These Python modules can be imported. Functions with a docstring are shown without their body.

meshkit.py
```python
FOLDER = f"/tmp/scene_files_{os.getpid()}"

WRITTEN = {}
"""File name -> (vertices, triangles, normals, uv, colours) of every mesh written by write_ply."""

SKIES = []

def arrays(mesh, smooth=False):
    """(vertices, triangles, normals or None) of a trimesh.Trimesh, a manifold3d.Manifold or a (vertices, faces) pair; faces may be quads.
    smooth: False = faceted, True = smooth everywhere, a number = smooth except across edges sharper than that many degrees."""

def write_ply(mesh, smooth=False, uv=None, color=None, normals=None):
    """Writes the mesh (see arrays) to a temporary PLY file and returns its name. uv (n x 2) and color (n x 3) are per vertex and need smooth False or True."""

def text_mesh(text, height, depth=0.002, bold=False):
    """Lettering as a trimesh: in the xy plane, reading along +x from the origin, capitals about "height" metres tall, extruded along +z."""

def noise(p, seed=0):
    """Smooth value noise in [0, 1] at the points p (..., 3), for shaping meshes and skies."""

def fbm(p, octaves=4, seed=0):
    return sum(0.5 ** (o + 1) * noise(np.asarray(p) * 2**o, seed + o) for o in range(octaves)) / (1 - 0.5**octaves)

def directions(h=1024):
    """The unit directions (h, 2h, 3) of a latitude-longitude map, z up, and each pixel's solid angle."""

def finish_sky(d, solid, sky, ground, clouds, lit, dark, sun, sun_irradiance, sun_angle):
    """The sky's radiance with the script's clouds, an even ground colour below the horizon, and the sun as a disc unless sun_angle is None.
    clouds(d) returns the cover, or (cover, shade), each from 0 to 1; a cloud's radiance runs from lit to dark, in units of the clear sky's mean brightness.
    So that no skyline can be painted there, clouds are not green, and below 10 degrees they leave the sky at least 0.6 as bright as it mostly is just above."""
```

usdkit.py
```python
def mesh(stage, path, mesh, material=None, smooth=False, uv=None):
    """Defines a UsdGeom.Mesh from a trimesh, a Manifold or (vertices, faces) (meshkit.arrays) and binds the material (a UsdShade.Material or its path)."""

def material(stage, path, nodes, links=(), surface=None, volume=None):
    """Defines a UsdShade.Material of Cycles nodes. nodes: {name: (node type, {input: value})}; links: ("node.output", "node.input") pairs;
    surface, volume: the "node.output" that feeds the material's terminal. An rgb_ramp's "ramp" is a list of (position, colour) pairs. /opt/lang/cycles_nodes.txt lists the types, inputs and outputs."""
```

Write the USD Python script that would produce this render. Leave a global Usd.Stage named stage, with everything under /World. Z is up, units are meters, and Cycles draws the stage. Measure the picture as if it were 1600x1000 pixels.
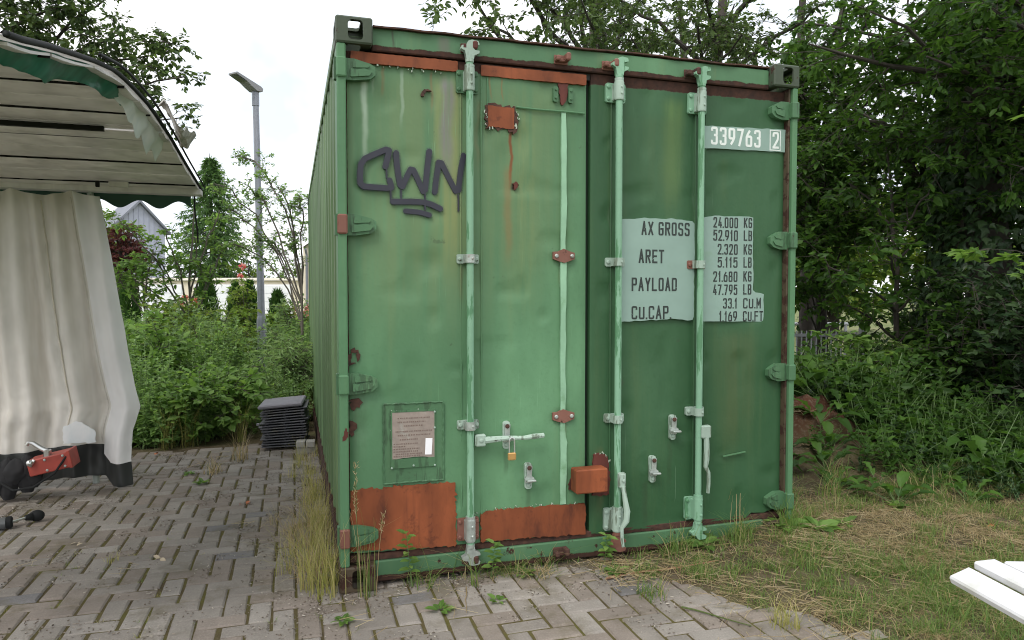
import math
import numpy as np
import trimesh
import manifold3d as m3
import shapely
from shapely.geometry import Polygon, LineString, box as sbox
from shapely import affinity
import meshkit
import usdkit
from pxr import Usd, UsdGeom, UsdLux, UsdShade, Gf, Sdf, Vt

stage = Usd.Stage.CreateInMemory()
UsdGeom.SetStageUpAxis(stage, UsdGeom.Tokens.z)
UsdGeom.SetStageMetersPerUnit(stage, 1.0)
WORLD = UsdGeom.Xform.Define(stage, '/World')
stage.SetDefaultPrim(WORLD.GetPrim())
UsdGeom.Scope.Define(stage, '/World/Looks')

# ------------------------------------------------------------------ camera
CAM_POS = np.array([-0.1925, -3.2760, 1.3552])
YAW, PITCH, FOCAL_PX = 0.29755, -0.03479, 1118.13
FW = np.array([math.sin(YAW) * math.cos(PITCH), math.cos(YAW) * math.cos(PITCH), math.sin(PITCH)])
RT = np.array([math.cos(YAW), -math.sin(YAW), 0.0])
UP = np.cross(RT, FW)
cam = UsdGeom.Camera.Define(stage, '/World/camera')
cam.CreateHorizontalApertureAttr(36.0)
cam.CreateVerticalApertureAttr(22.5)
cam.CreateFocalLengthAttr(36.0 * FOCAL_PX / 1600)
cam.CreateClippingRangeAttr(Gf.Vec2f(0.05, 2000))
cam.CreateExposureAttr(0.68)
M = Gf.Matrix4d(*RT, 0, *UP, 0, *(-FW), 0, *CAM_POS, 1)
cam.AddTransformOp().Set(M)

# ------------------------------------------------------------------ node helper
class Graph:
    def __init__(self):
        self.nodes, self.links = {}, []

    def __call__(self, kind, out, **inp):
        name = f'n{len(self.nodes)}'
        vals = {}
        for k, v in inp.items():
            if isinstance(v, tuple) and len(v) == 2 and v[0] == '@':
                self.links.append((v[1], f'{name}.{k}'))
            else:
                vals[k] = v
        self.nodes[name] = (kind, vals)
        return ('@', f'{name}.{out}')

    def math(self, op, a, b=0.5, c=0.0, clamp=False):
        return self('math', 'value', math_type=op, value1=a, value2=b, value3=c, use_clamp=clamp)

    def mix(self, fac, a, b, mode='mix'):
        return self('mix_color', 'result', blend_type=mode, fac=fac, a=a, b=b)

    def noise(self, vec, scale, detail=3.0, rough=0.55, dist=0.0):
        return self('noise_texture', 'fac', vector=vec, scale=scale, detail=detail, roughness=rough, distortion=dist)

    def stretch(self, vec, s, loc=(0, 0, 0)):
        return self('mapping', 'vector', vector=vec, scale=s, location=loc)

    def step(self, v, a, b):
        return self('map_range', 'result', range_type='smoothstep', value=v, from_min=a, from_max=b, to_min=0.0, to_max=1.0, clamp=True)

    def ramp(self, fac, stops):
        return self('rgb_ramp', 'color', fac=fac, ramp=stops)

    def pos(self):
        return self('geometry', 'position')

    def done(self, name, surface, volume=None):
        return usdkit.material(stage, f'/World/Looks/{name}', self.nodes, self.links, surface=surface[1] if surface else None, volume=volume[1] if volume else None)


# ------------------------------------------------------------------ sky and sun (bright overcast day)
SUN_TO = np.array([-0.62, -0.62, 1.15]); SUN_TO /= np.linalg.norm(SUN_TO)
g = Graph()
sky = g('sky_texture', 'color', sky_type='single_scattering', sun_disc=False, sun_elevation=float(math.asin(SUN_TO[2])),
        sun_rotation=float(math.atan2(SUN_TO[0], SUN_TO[1])), altitude=100.0, air_density=1.0, aerosol_density=1.5, ozone_density=1.0)
n1 = g.noise(g.stretch(g.pos(), (1.0, 1.0, 2.2), (3.1, 1.7, 0.4)), 1.7, 6.0, 0.55, 0.3)
cover = g.ramp(n1, [(0.0, (0.78,) * 3), (0.38, (0.84,) * 3), (0.52, (0.97,) * 3), (1.0, (1.0,) * 3)])
n2 = g.noise(g.pos(), 2.6, 5.0, 0.6)
cloud = g.ramp(n2, [(0.36, (4.7, 5.2, 5.8)), (0.47, (6.3, 6.6, 7.0)), (0.60, (9.15, 8.95, 8.95))])
skyc = g.mix(cover, sky, cloud)
g.nodes[skyc[1].split('.')[0]][1]['use_clamp'] = False
bg = g('background_shader', 'background', color=skyc, strength=0.13)
dome_mat = g.done('sky_light', bg)
dome = UsdLux.DomeLight.Define(stage, '/World/sky')
UsdShade.MaterialBindingAPI.Apply(dome.GetPrim()).Bind(dome_mat)
dome.GetPrim().SetCustomDataByKey('label', 'bright overcast sky with pale blue patches')
dome.GetPrim().SetCustomDataByKey('kind', 'structure')
sun = UsdLux.DistantLight.Define(stage, '/World/sun')
sun.CreateNormalizeAttr(True)
sun.CreateIntensityAttr(0.40)
sun.CreateAngleAttr(30.0)
sun.CreateColorAttr(Gf.Vec3f(1.0, 0.955, 0.905))
zax = Gf.Vec3d(*SUN_TO)
sun.AddTransformOp().Set(Gf.Matrix4d(Gf.Rotation(Gf.Vec3d(0, 0, 1), zax), Gf.Vec3d(0, 0, 20)))

# ------------------------------------------------------------------ prim helpers
LEAFY = []


def give_rnd(m, mesh, path):
    """A random number per leaf (connected run of points), as the primvar rnd."""
    n = len(m.GetPointsAttr().Get())
    f = np.array(m.GetFaceVertexIndicesAttr().Get()).reshape(-1, 3)
    c = np.zeros(n + 1, int)
    np.add.at(c, f.min(1) + 1, 1); np.add.at(c, f.max(1) + 1, -1)
    isl = np.cumsum(np.cumsum(c[:n]) <= 0)
    r = np.random.default_rng(sum(map(ord, path)) % 9973).uniform(0, 1, isl[-1] + 1)[isl]
    UsdGeom.PrimvarsAPI(m).CreatePrimvar('rnd', Sdf.ValueTypeNames.FloatArray, 'vertex').Set(Vt.FloatArray.FromNumpy(r.astype(np.float32)))


USED = {}


def numbered(parent, name):
    k = (parent, name)
    n = USED.get(k, -1) + 1
    USED[k] = n
    return name if n == 0 else f'{name}_{n:03d}'


def tag(prim, label=None, cat=None, group=None, kind=None):
    prim = prim.GetPrim() if hasattr(prim, 'GetPrim') else prim
    for k, v in (('label', label), ('category', cat), ('group', group), ('kind', kind)):
        if v:
            prim.SetCustomDataByKey(k, v)
    return prim


def thing(name, label=None, cat=None, loc=(0, 0, 0), rotz=0.0, group=None, kind=None):
    path = '/World/' + numbered('/World', name)
    x = UsdGeom.Xform.Define(stage, path)
    if any(loc) or rotz:
        x.AddTranslateOp().Set(Gf.Vec3d(*map(float, loc)))
        if rotz:
            x.AddRotateZOp().Set(float(rotz))
    return tag(x, label, cat, group, kind)


def cat_mesh(ms):
    vs, fs, o = [], [], 0
    for m in ms:
        v, f, _ = meshkit.arrays(m)
        vs.append(v); fs.append(f + o); o += len(v)
    return np.vstack(vs), np.vstack(fs)


def obj(name, mesh, mat, parent=None, label=None, cat=None, group=None, kind=None, smooth=False):
    if isinstance(mesh, list):
        mesh = cat_mesh(mesh)
    pp = '/World' if parent is None else str((parent.GetPrim() if hasattr(parent, 'GetPrim') else parent).GetPath())
    path = pp + '/' + numbered(pp, name)
    m = usdkit.mesh(stage, path, mesh, mat, smooth=smooth)
    if mat in LEAFY:
        give_rnd(m, mesh, path)
    return tag(m, label, cat, group, kind)


def copy_of(src, name, label, loc, rotz=0.0, scale=None, group=None):
    """One more individual of a thing: an instanceable reference to the first."""
    path = '/World/' + numbered('/World', name)
    x = UsdGeom.Xform.Define(stage, path)
    p = x.GetPrim()
    p.GetReferences().AddInternalReference(src.GetPath())
    x.ClearXformOpOrder()
    x.AddTranslateOp(opSuffix='place').Set(Gf.Vec3d(*map(float, loc)))
    x.AddRotateZOp(opSuffix='place').Set(float(rotz))
    if scale:
        x.AddScaleOp(opSuffix='place').Set(Gf.Vec3f(*map(float, scale)))
    p.SetInstanceable(True)
    tag(p, label, src.GetCustomDataByKey('category'), group or src.GetCustomDataByKey('group'))
    return p


# ------------------------------------------------------------------ shapes
def bx(x0, x1, y0, y1, z0, z1, c=0.0):
    if c <= 0:
        m = trimesh.creation.box((x1 - x0, y1 - y0, z1 - z0))
        m.apply_translation(((x0 + x1) / 2, (y0 + y1) / 2, (z0 + z1) / 2))
        return m
    P = []
    for sx in (0, 1):
        for sy in (0, 1):
            for sz in (0, 1):
                x, y, z = (x0, x1)[sx], (y0, y1)[sy], (z0, z1)[sz]
                dx, dy, dz = (c, -c)[sx], (c, -c)[sy], (c, -c)[sz]
                P += [(x, y + dy, z + dz), (x + dx, y, z + dz), (x + dx, y + dy, z)]
    return trimesh.convex.convex_hull(np.array(P))


def xf(mesh, rot=(0, 0, 0), loc=(0, 0, 0), scale=None):
    v, f, _ = meshkit.arrays(mesh)
    if scale is not None:
        v = v * np.asarray(scale)
    R = trimesh.transformations.euler_matrix(*map(math.radians, rot))[:3, :3]
    return v @ R.T + np.asarray(loc), f


def tube(pts, r, n=8, cap=True):
    pts = np.asarray(pts, float)
    r = np.broadcast_to(np.asarray(r, float), (len(pts),))
    t = np.gradient(pts, axis=0)
    t /= np.maximum(np.linalg.norm(t, axis=1, keepdims=True), 1e-9)
    ref = np.array([0, 0, 1.0]) if abs(t[0][2]) < 0.9 else np.array([1.0, 0, 0])
    a = np.linspace(0, 2 * np.pi, n, endpoint=False)
    V = []
    for p, d, rr in zip(pts, t, r):
        u = np.cross(d, ref); u /= np.linalg.norm(u) + 1e-12
        w = np.cross(d, u)
        ref = np.cross(u, d)
        V.append(p + rr * (np.cos(a)[:, None] * u + np.sin(a)[:, None] * w))
    V = np.vstack(V)
    F = []
    k = np.arange(n); k2 = (k + 1) % n
    for i in range(len(pts) - 1):
        o = i * n
        F.append(np.stack([o + k, o + k2, o + n + k2], 1)); F.append(np.stack([o + k, o + n + k2, o + n + k], 1))
    if cap:
        c0, c1 = len(V), len(V) + 1
        V = np.vstack([V, pts[:1], pts[-1:]])
        F.append(np.stack([np.full(n, c0), k2, k], 1))
        e = (len(pts) - 1) * n
        F.append(np.stack([np.full(n, c1), e + k, e + k2], 1))
    return V, np.vstack(F)


def cyl(p0, p1, r, n=14):
    return tube([p0, p1], r, n)


def bolt(x, y, z, r=0.009, h=0.008):
    return tube([(x, y, z), (x, y - h * 0.7, z), (x, y - h, z)], [r, r, r * 0.6], 8)


def front_poly(poly, yb, yf):
    """A polygon drawn in (x, z), standing between y = yb (back) and y = yf (front)."""
    ms = []
    for p in getattr(poly, 'geoms', [poly]):
        if p.is_empty or p.area < 1e-7:
            continue
        m = trimesh.creation.extrude_polygon(p, abs(yb - yf), engine='earcut')
        v = np.array(m.vertices)
        ms.append((np.stack([v[:, 0], yb - v[:, 2], v[:, 1]], 1), np.array(m.faces)))
    return cat_mesh(ms)


def side_poly(poly, x0, x1):
    """A polygon drawn in (y, z), extruded from x0 to x1."""
    m = trimesh.creation.extrude_polygon(poly, x1 - x0, engine='earcut')
    v = np.array(m.vertices)
    return np.stack([x0 + v[:, 2], v[:, 0], v[:, 1]], 1), np.array(m.faces)


def rough_poly(pts, rng, amp=0.004, step=0.012):
    """A polygon with a slightly torn outline."""
    ring = LineString(list(pts) + [pts[0]])
    n = max(int(ring.length / step), 12)
    q = np.array([ring.interpolate(i / n, normalized=True).coords[0] for i in range(n)])
    q = q + rng.normal(0, amp, q.shape)
    return Polygon(q).buffer(0)


def grid(nx, ny):
    i, j = np.meshgrid(np.arange(nx - 1), np.arange(ny - 1), indexing='ij')
    a = (i * ny + j).ravel()
    return np.vstack([np.stack([a, a + ny, a + ny + 1], 1), np.stack([a, a + ny + 1, a + 1], 1)])


def surf(P, thick=None):
    """A grid of points P (nx, ny, 3) as a surface."""
    nx, ny = P.shape[:2]
    return P.reshape(-1, 3), grid(nx, ny)


def shell(P, d):
    """A grid of points as a closed sheet: d is the offset vector (or per-point offsets) to the back face."""
    nx, ny = P.shape[:2]
    A = P.reshape(-1, 3); B = (P + d).reshape(-1, 3)
    F = grid(nx, ny); N = nx * ny
    idx = np.arange(N).reshape(nx, ny)
    edge = np.concatenate([idx[:-1, 0], idx[-1, :-1], idx[:0:-1, -1], idx[0, :0:-1]])
    e2 = np.roll(edge, -1)
    S = np.vstack([np.stack([edge, edge + N, e2 + N], 1), np.stack([edge, e2 + N, e2], 1)])
    return np.vstack([A, B]), np.vstack([F, F[:, ::-1] + N, S])


def interp(x, xs, ys):
    return np.interp(x, xs, ys)


# ------------------------------------------------------------------ materials
def plain(name, col, rough=0.6, metal=0.0, var=0.15, scale=9.0, spec=0.5, bump=0.0, dirt=None, dirt_amt=0.5):
    g = Graph()
    p = g.pos()
    n = g.noise(p, scale, 5.0, 0.6)
    c = np.array(col)
    colr = g.ramp(n, [(0.25, tuple(c * (1 - var))), (0.75, tuple(np.minimum(c * (1 + var), 0.95)))])
    if dirt is not None:
        d = g.step(g.noise(p, scale * 0.6, 6.0, 0.65), 0.62 - dirt_amt * 0.3, 0.8 - dirt_amt * 0.3)
        colr = g.mix(d, colr, dirt)
    kw = dict(base_color=colr, roughness=rough, metallic=metal, specular_ior_level=spec)
    if bump:
        kw['normal'] = g('bump', 'normal', height=g.noise(p, scale * 6, 4.0, 0.6), strength=bump, distance=0.003)
    return g.done(name, g('principled_bsdf', 'BSDF', **kw))


GREEN = np.array([0.076, 0.172, 0.086])
RUST = (0.060, 0.026, 0.017)
DARKRUST = (0.024, 0.013, 0.010)


def green_paint(name, base=GREEN, stains=(), rust_edges=(), fade=0.35, yellow=0.4, rough=0.5, speck=0.72, under=None):
    """Old hand painted steel. stains: (x centre, x width, z bottom, z top, colour, strength); rust_edges: (axis, value, softness, sign)."""
    g = Graph()
    p = g.pos()
    x = g('separate_xyz', 'x', vector=p); z = g('separate_xyz', 'z', vector=p)
    xyz = p
    big = g.noise(g.stretch(xyz, (1.6, 1.6, 0.55)), 1.3, 5.0, 0.55)
    streak = g.noise(g.stretch(xyz, (14, 14, 0.7)), 1.0, 4.0, 0.6)
    b = np.array(base)
    col = g.ramp(big, [(0.28, tuple(b * 0.86)), (0.5, tuple(b)), (0.74, tuple(b * (1 + fade) + 0.012))])
    col = g.mix(g.math('multiply', g.step(streak, 0.5, 0.8), yellow), col, tuple(b * 0.45 + np.array((0.100, 0.115, 0.045))))
    fine = g.noise(xyz, 55.0, 4.0, 0.7)
    col = g.mix(g.math('multiply', g.step(fine, 0.5, 0.75), 0.18), col, tuple(b * 0.6))
    wob = None
    for (cx, w, z0, z1, c, s) in stains:
        wob = wob or g.math('multiply_add', g.noise(g.stretch(xyz, (3, 3, 6)), 1.0, 3.0), 0.05, -0.025)
        dx = g.math('absolute', g.math('subtract', g.math('add', x, wob), cx))
        mx = g.math('subtract', 1.0, g.step(dx, w * 0.15, w))
        mz = g.math('multiply', g.step(z, z0, z0 + 0.4 * (z1 - z0)), g.math('subtract', 1.0, g.step(z, z1 - 0.12 * (z1 - z0), z1)))
        mm = g.math('multiply', g.math('multiply', mx, mz), g.math('multiply', g.step(streak, 0.25, 0.62), s))
        col = g.mix(mm, col, c)
    if under is not None:                                        # newer coat flaked off in long patches
        u = g.noise(g.stretch(xyz, (26, 26, 3.2), (2, 7, 3)), 1.0, 5.0, 0.65)
        col = g.mix(g.math('multiply', g.step(u, 0.54, 0.58), under[1]), col, under[0])
    for k_, (ry, sx) in enumerate(((1.15, 150.0), (0.35, 120.0))):  # scratches
        rot = g('mapping', 'vector', vector=xyz, rotation=(0.0, ry, 0.0), scale=(sx, 2.0, 3.0), location=(3.0 * k_, 1.0, 2.0))
        ln_ = g.noise(rot, 1.0, 2.0, 0.5)
        patch = g.step(g.noise(g.stretch(xyz, (1, 1, 1), (k_ * 5, 0, 2)), 3.0, 3.0), 0.50, 0.62)
        col = g.mix(g.math('multiply', g.math('multiply', g.step(ln_, 0.70, 0.74), patch), 0.5), col, tuple(b * 1.7 + 0.04))
    # dark scuffs, chipped light primer and rust
    sc = g.step(g.noise(g.stretch(xyz, (1, 1, 1), (5, 3, 1)), 7.0, 8.0, 0.72), 0.665, 0.71)
    col = g.mix(g.math('multiply', sc, 0.45), col, (0.045, 0.06, 0.035))
    edge = None
    for (ax, val, soft, sign) in rust_edges:
        c = x if ax == 'x' else z
        d = g.math('multiply', g.math('subtract', c, val), float(sign))
        d = g.math('subtract', 1.0, g.step(d, 0.0, soft))
        edge = d if edge is None else g.math('maximum', edge, d)
    rn = g.noise(g.stretch(xyz, (1, 1, 1), (9, 2, 7)), 16.0, 7.0, 0.7)
    r = g.step(rn, speck, speck + 0.04)
    rough_v = g.math('multiply_add', big, 0.2, rough - 0.1)
    if edge is not None:
        re = g.step(g.math('add', g.math('multiply', edge, 0.62), g.math('multiply', rn, 0.62)), 0.66, 0.76)
        r = g.math('maximum', r, re)
    rc = g.ramp(g.noise(xyz, 30.0, 5.0, 0.7), [(0.3, DARKRUST), (0.7, RUST)])
    col = g.mix(r, col, rc)
    rough_v = g.math('maximum', rough_v, g.math('multiply', r, 0.85))
    h = g.math('add', g.math('multiply', fine, 0.2), g.math('add', g.math('multiply', g.noise(xyz, 9.0, 3.0), 0.8), g.math('multiply', r, -0.25)))
    nrm = g('bump', 'normal', height=h, strength=0.40, distance=0.007)
    return g.done(name, g('principled_bsdf', 'BSDF', base_color=col, roughness=rough_v, specular_ior_level=0.28, normal=nrm))


def primer(name, base, dark):
    g = Graph()
    p = g.pos()
    n = g.noise(g.stretch(p, (3, 3, 1.2)), 2.2, 5.0, 0.6)
    f = g.noise(p, 60.0, 4.0, 0.7)
    col = g.ramp(n, [(0.30, tuple(np.array(dark) * 0.62)), (0.42, tuple(np.array(base) * .8)), (0.55, base), (0.75, tuple(np.array(base) * 1.45))])
    blot = g.noise(p, 11.0, 7.0, 0.72)
    col = g.mix(g.math('multiply', g.step(blot, 0.56, 0.66), 0.55), col, tuple(np.array(dark) * 0.6))
    col = g.mix(g.math('multiply', g.step(f, 0.55, 0.8), 0.4), col, dark)
    drip = g.noise(g.stretch(p, (30, 30, 1.0)), 1.0, 3.0)
    col = g.mix(g.math('multiply', g.step(drip, 0.58, 0.75), 0.4), col, tuple(np.array(dark) * 0.8))
    nrm = g('bump', 'normal', height=f, strength=0.2, distance=0.003)
    return g.done(name, g('principled_bsdf', 'BSDF', base_color=col, roughness=0.68, specular_ior_level=0.3, normal=nrm))


def leafmat(name, c0, c1, c2=None, trans=0.35, rough=0.45, odd=None, odd_amt=0.04):
    """Foliage: every leaf (island) its own tone, light passing through."""
    g = Graph()
    rnd = g('attribute', 'fac', attribute='rnd')
    stops = [(0.0, c0), (0.55, c1), (1.0, c2 or tuple(np.array(c1) * 1.35))]
    if odd is not None:
        stops = [(0.0, odd), (odd_amt, odd), (odd_amt + 0.001, c0), (0.6, c1), (1.0, c2 or tuple(np.array(c1) * 1.35))]
    col = g.ramp(rnd, stops)
    bs = g('principled_bsdf', 'BSDF', base_color=col, roughness=rough, specular_ior_level=0.22)
    tcol = g.ramp(rnd, [(p_, (min(c_[0] * 1.45, 1), min(c_[1] * 1.4, 1), c_[2] * 0.9)) for p_, c_ in stops])
    tr = g('translucent_bsdf', 'BSDF', color=tcol)
    mt = g.done(name, g('mix_closure', 'closure', fac=trans, closure1=bs, closure2=tr))
    LEAFY.append(mt)
    return mt
# ------------------------------------------------------------------ paint and metal for the container
C_YEL = (0.24, 0.25, 0.09)
M_door_l = green_paint('old_green_paint_left_door', GREEN * 1.05, fade=0.45, yellow=0.3, stains=[  # first two entries: paler, yellower green over the upper part of the door
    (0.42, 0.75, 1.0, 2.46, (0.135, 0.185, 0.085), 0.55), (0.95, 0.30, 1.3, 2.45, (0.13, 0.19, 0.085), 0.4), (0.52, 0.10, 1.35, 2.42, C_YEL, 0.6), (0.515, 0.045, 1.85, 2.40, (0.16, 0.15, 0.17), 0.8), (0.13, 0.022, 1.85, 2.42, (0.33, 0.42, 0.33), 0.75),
    (0.90, 0.07, 1.1, 2.3, C_YEL, 0.30), (0.825, 0.012, 1.82, 2.17, (0.16, 0.055, 0.018), 0.95), (0.81, 0.03, 1.45, 2.0, (0.20, 0.13, 0.05), 0.5),
    (0.845, 0.022, 1.855, 1.90, DARKRUST, 1.0), (0.21, 0.012, 2.25, 2.41, (0.2, 0.1, 0.04), 0.7), (0.72, 0.008, 2.27, 2.41, (0.2, 0.09, 0.03), 0.8), (0.78, 0.006, 2.27, 2.41, (0.2, 0.09, 0.03), 0.7),
    (1.10, 0.03, 1.38, 1.53, (0.18, 0.12, 0.04), 0.5), (1.10, 0.02, 0.58, 0.73, (0.16, 0.09, 0.03), 0.5), (0.58, 0.02, 1.3, 1.5, (0.14, 0.12, 0.05), 0.4), (0.66, 0.015, 1.9, 2.3, (0.17, 0.12, 0.05), 0.45), (0.30, 0.012, 2.1, 2.41, (0.28, 0.36, 0.28), 0.5), (0.44, 0.010, 2.15, 2.41, (0.2, 0.11, 0.05), 0.6), (0.165, 0.010, 2.25, 2.41, (0.30, 0.37, 0.28), 0.5), (0.09, 0.05, 0.5, 0.95, (0.05, 0.075, 0.04), 0.5), (0.797, 0.02, 0.46, 0.60, (0.05, 0.09, 0.045), 0.6), (0.91, 0.02, 0.28, 0.40, (0.05, 0.09, 0.045), 0.6)],
    rust_edges=[('z', 0.14, 0.03, 1), ('x', 0.047, 0.012, 1), ('z', 2.42, 0.035, -1)], speck=0.755)
M_door_r = green_paint('old_green_paint_right_door', np.array([0.029, 0.084, 0.035]), fade=0.28, yellow=0.16, stains=[  # darker green paint, with some of this door's shade mixed into the base
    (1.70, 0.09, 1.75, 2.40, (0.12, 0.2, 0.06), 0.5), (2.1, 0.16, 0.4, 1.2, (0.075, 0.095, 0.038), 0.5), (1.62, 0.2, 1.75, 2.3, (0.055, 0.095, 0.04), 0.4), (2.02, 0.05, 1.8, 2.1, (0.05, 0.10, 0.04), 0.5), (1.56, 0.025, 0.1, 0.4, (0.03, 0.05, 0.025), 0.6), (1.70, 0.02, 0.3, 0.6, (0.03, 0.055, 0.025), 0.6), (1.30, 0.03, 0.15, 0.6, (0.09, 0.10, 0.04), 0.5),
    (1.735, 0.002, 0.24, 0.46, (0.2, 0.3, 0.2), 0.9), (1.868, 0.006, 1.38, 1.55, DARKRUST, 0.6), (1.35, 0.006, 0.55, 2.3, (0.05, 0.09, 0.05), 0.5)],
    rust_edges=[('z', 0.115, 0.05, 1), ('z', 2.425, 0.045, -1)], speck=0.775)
M_frame = green_paint('old_green_paint_frame', GREEN * 1.05, fade=0.5, yellow=0.35, rust_edges=[('z', 0.05, 0.16, 1)], speck=0.75)
M_head = green_paint('old_green_paint_header', GREEN * 0.95, fade=0.4, yellow=0.4, rust_edges=[('z', 2.468, 0.045, 1)], speck=0.74,
                     stains=[(0.50, 0.05, 2.45, 2.56, (0.13, 0.11, 0.1), 0.6), (0.262, 0.008, 2.46, 2.57, (0.05, 0.04, 0.03), 0.8)])
M_side = green_paint('old_green_paint_side', np.array([0.072, 0.125, 0.055]), fade=0.6, yellow=0.75, rust_edges=[('z', 0.16, 0.10, 1)], speck=0.73)
M_cast = green_paint('old_paint_castings', np.array([0.050, 0.066, 0.043]), fade=0.3, yellow=0.2, speck=0.60)
M_castlow = green_paint('rusty_castings', np.array([0.070, 0.052, 0.033]), fade=0.3, yellow=0.2, speck=0.50)
M_sill = green_paint('old_green_paint_sill', GREEN * 0.85, fade=0.3, yellow=0.3, rust_edges=[('z', 0.03, 0.05, 1)], speck=0.6)
M_hinge = green_paint('hinge_green', GREEN * 0.85, fade=0.5, yellow=0.2, speck=0.69, under=((0.035, 0.065, 0.035), 0.6))
M_mint = green_paint('mint_green_paint', np.array([0.188, 0.345, 0.232]), fade=0.25, yellow=0.1, speck=0.715, under=((0.075, 0.19, 0.095), 0.9))
M_mintgrey = green_paint('worn_mint_galvanised', np.array([0.285, 0.37, 0.31]), fade=0.35, yellow=0.1, speck=0.655, under=((0.12, 0.15, 0.11), 0.85))
M_ghost = plain('pale_mint_undercoat', (0.23, 0.41, 0.265), 0.6, var=0.18, scale=7, dirt=(0.10, 0.22, 0.10), dirt_amt=0.25)
M_panelmint = plain('pale_mint_panel_paint', (0.212, 0.312, 0.268), 0.55, var=0.10, scale=4, dirt=(0.16, 0.27, 0.18), dirt_amt=0.2)
M_orange = primer('orange_primer', (0.205, 0.057, 0.021), (0.130, 0.038, 0.019))
M_darkred = primer('dark_red_primer', (0.095, 0.027, 0.020), (0.055, 0.018, 0.013))
M_galv = plain('galvanised_steel', (0.38, 0.42, 0.39), 0.45, 0.6, var=0.25, scale=30, dirt=(0.16, 0.08, 0.05), dirt_amt=0.2)
M_rust = plain('rusted_iron', RUST, 0.9, var=0.5, scale=40, dirt=DARKRUST, dirt_amt=0.4)
M_rustmint = green_paint('rusted_bracket', np.array([0.17, 0.075, 0.055]), fade=0.3, yellow=0.0, speck=0.6)
M_black = plain('letter_black_paint', (0.017, 0.025, 0.022), 0.6, var=0.35, scale=12, dirt=(0.10, 0.2, 0.14), dirt_amt=0.12)
M_white = plain('letter_white_paint', (0.62, 0.66, 0.63), 0.6, var=0.1, scale=14, dirt=(0.3, 0.42, 0.33), dirt_amt=0.2)
M_spray = plain('spray_paint', (0.016, 0.017, 0.029), 0.5, var=0.2, scale=10)
M_brass = plain('brass_lock', (0.55, 0.33, 0.12), 0.4, 0.7, var=0.1)
M_steel = plain('steel_shackle', (0.6, 0.6, 0.6), 0.3, 0.9, var=0.1)
M_plate = plain('weathered_data_plate', (0.27, 0.225, 0.195), 0.55, 0.2, var=0.22, scale=22, dirt=(0.36, 0.38, 0.34), dirt_amt=0.15)
M_platetxt = plain('plate_marks', (0.16, 0.115, 0.095), 0.6, var=0.2)
M_paper = plain('white_sticker', (0.78, 0.78, 0.80), 0.5, var=0.03)
M_rubber = plain('door_gasket_rubber', (0.016, 0.034, 0.019), 0.7, var=0.2)  # shade between the doors, put into the backing colour
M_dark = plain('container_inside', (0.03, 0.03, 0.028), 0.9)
M_chip = plain('flaked_white_undercoat', (0.36, 0.42, 0.34), 0.7, var=0.2)

# ------------------------------------------------------------------ the container
W, L, H = 2.438, 6.058, 2.591
DY = 0.06                                                       # plane of the door faces
rng = np.random.default_rng(11)
ct = thing('shipping_container', 'large weathered green steel shipping container with rust patched double doors', 'shipping container')

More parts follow.
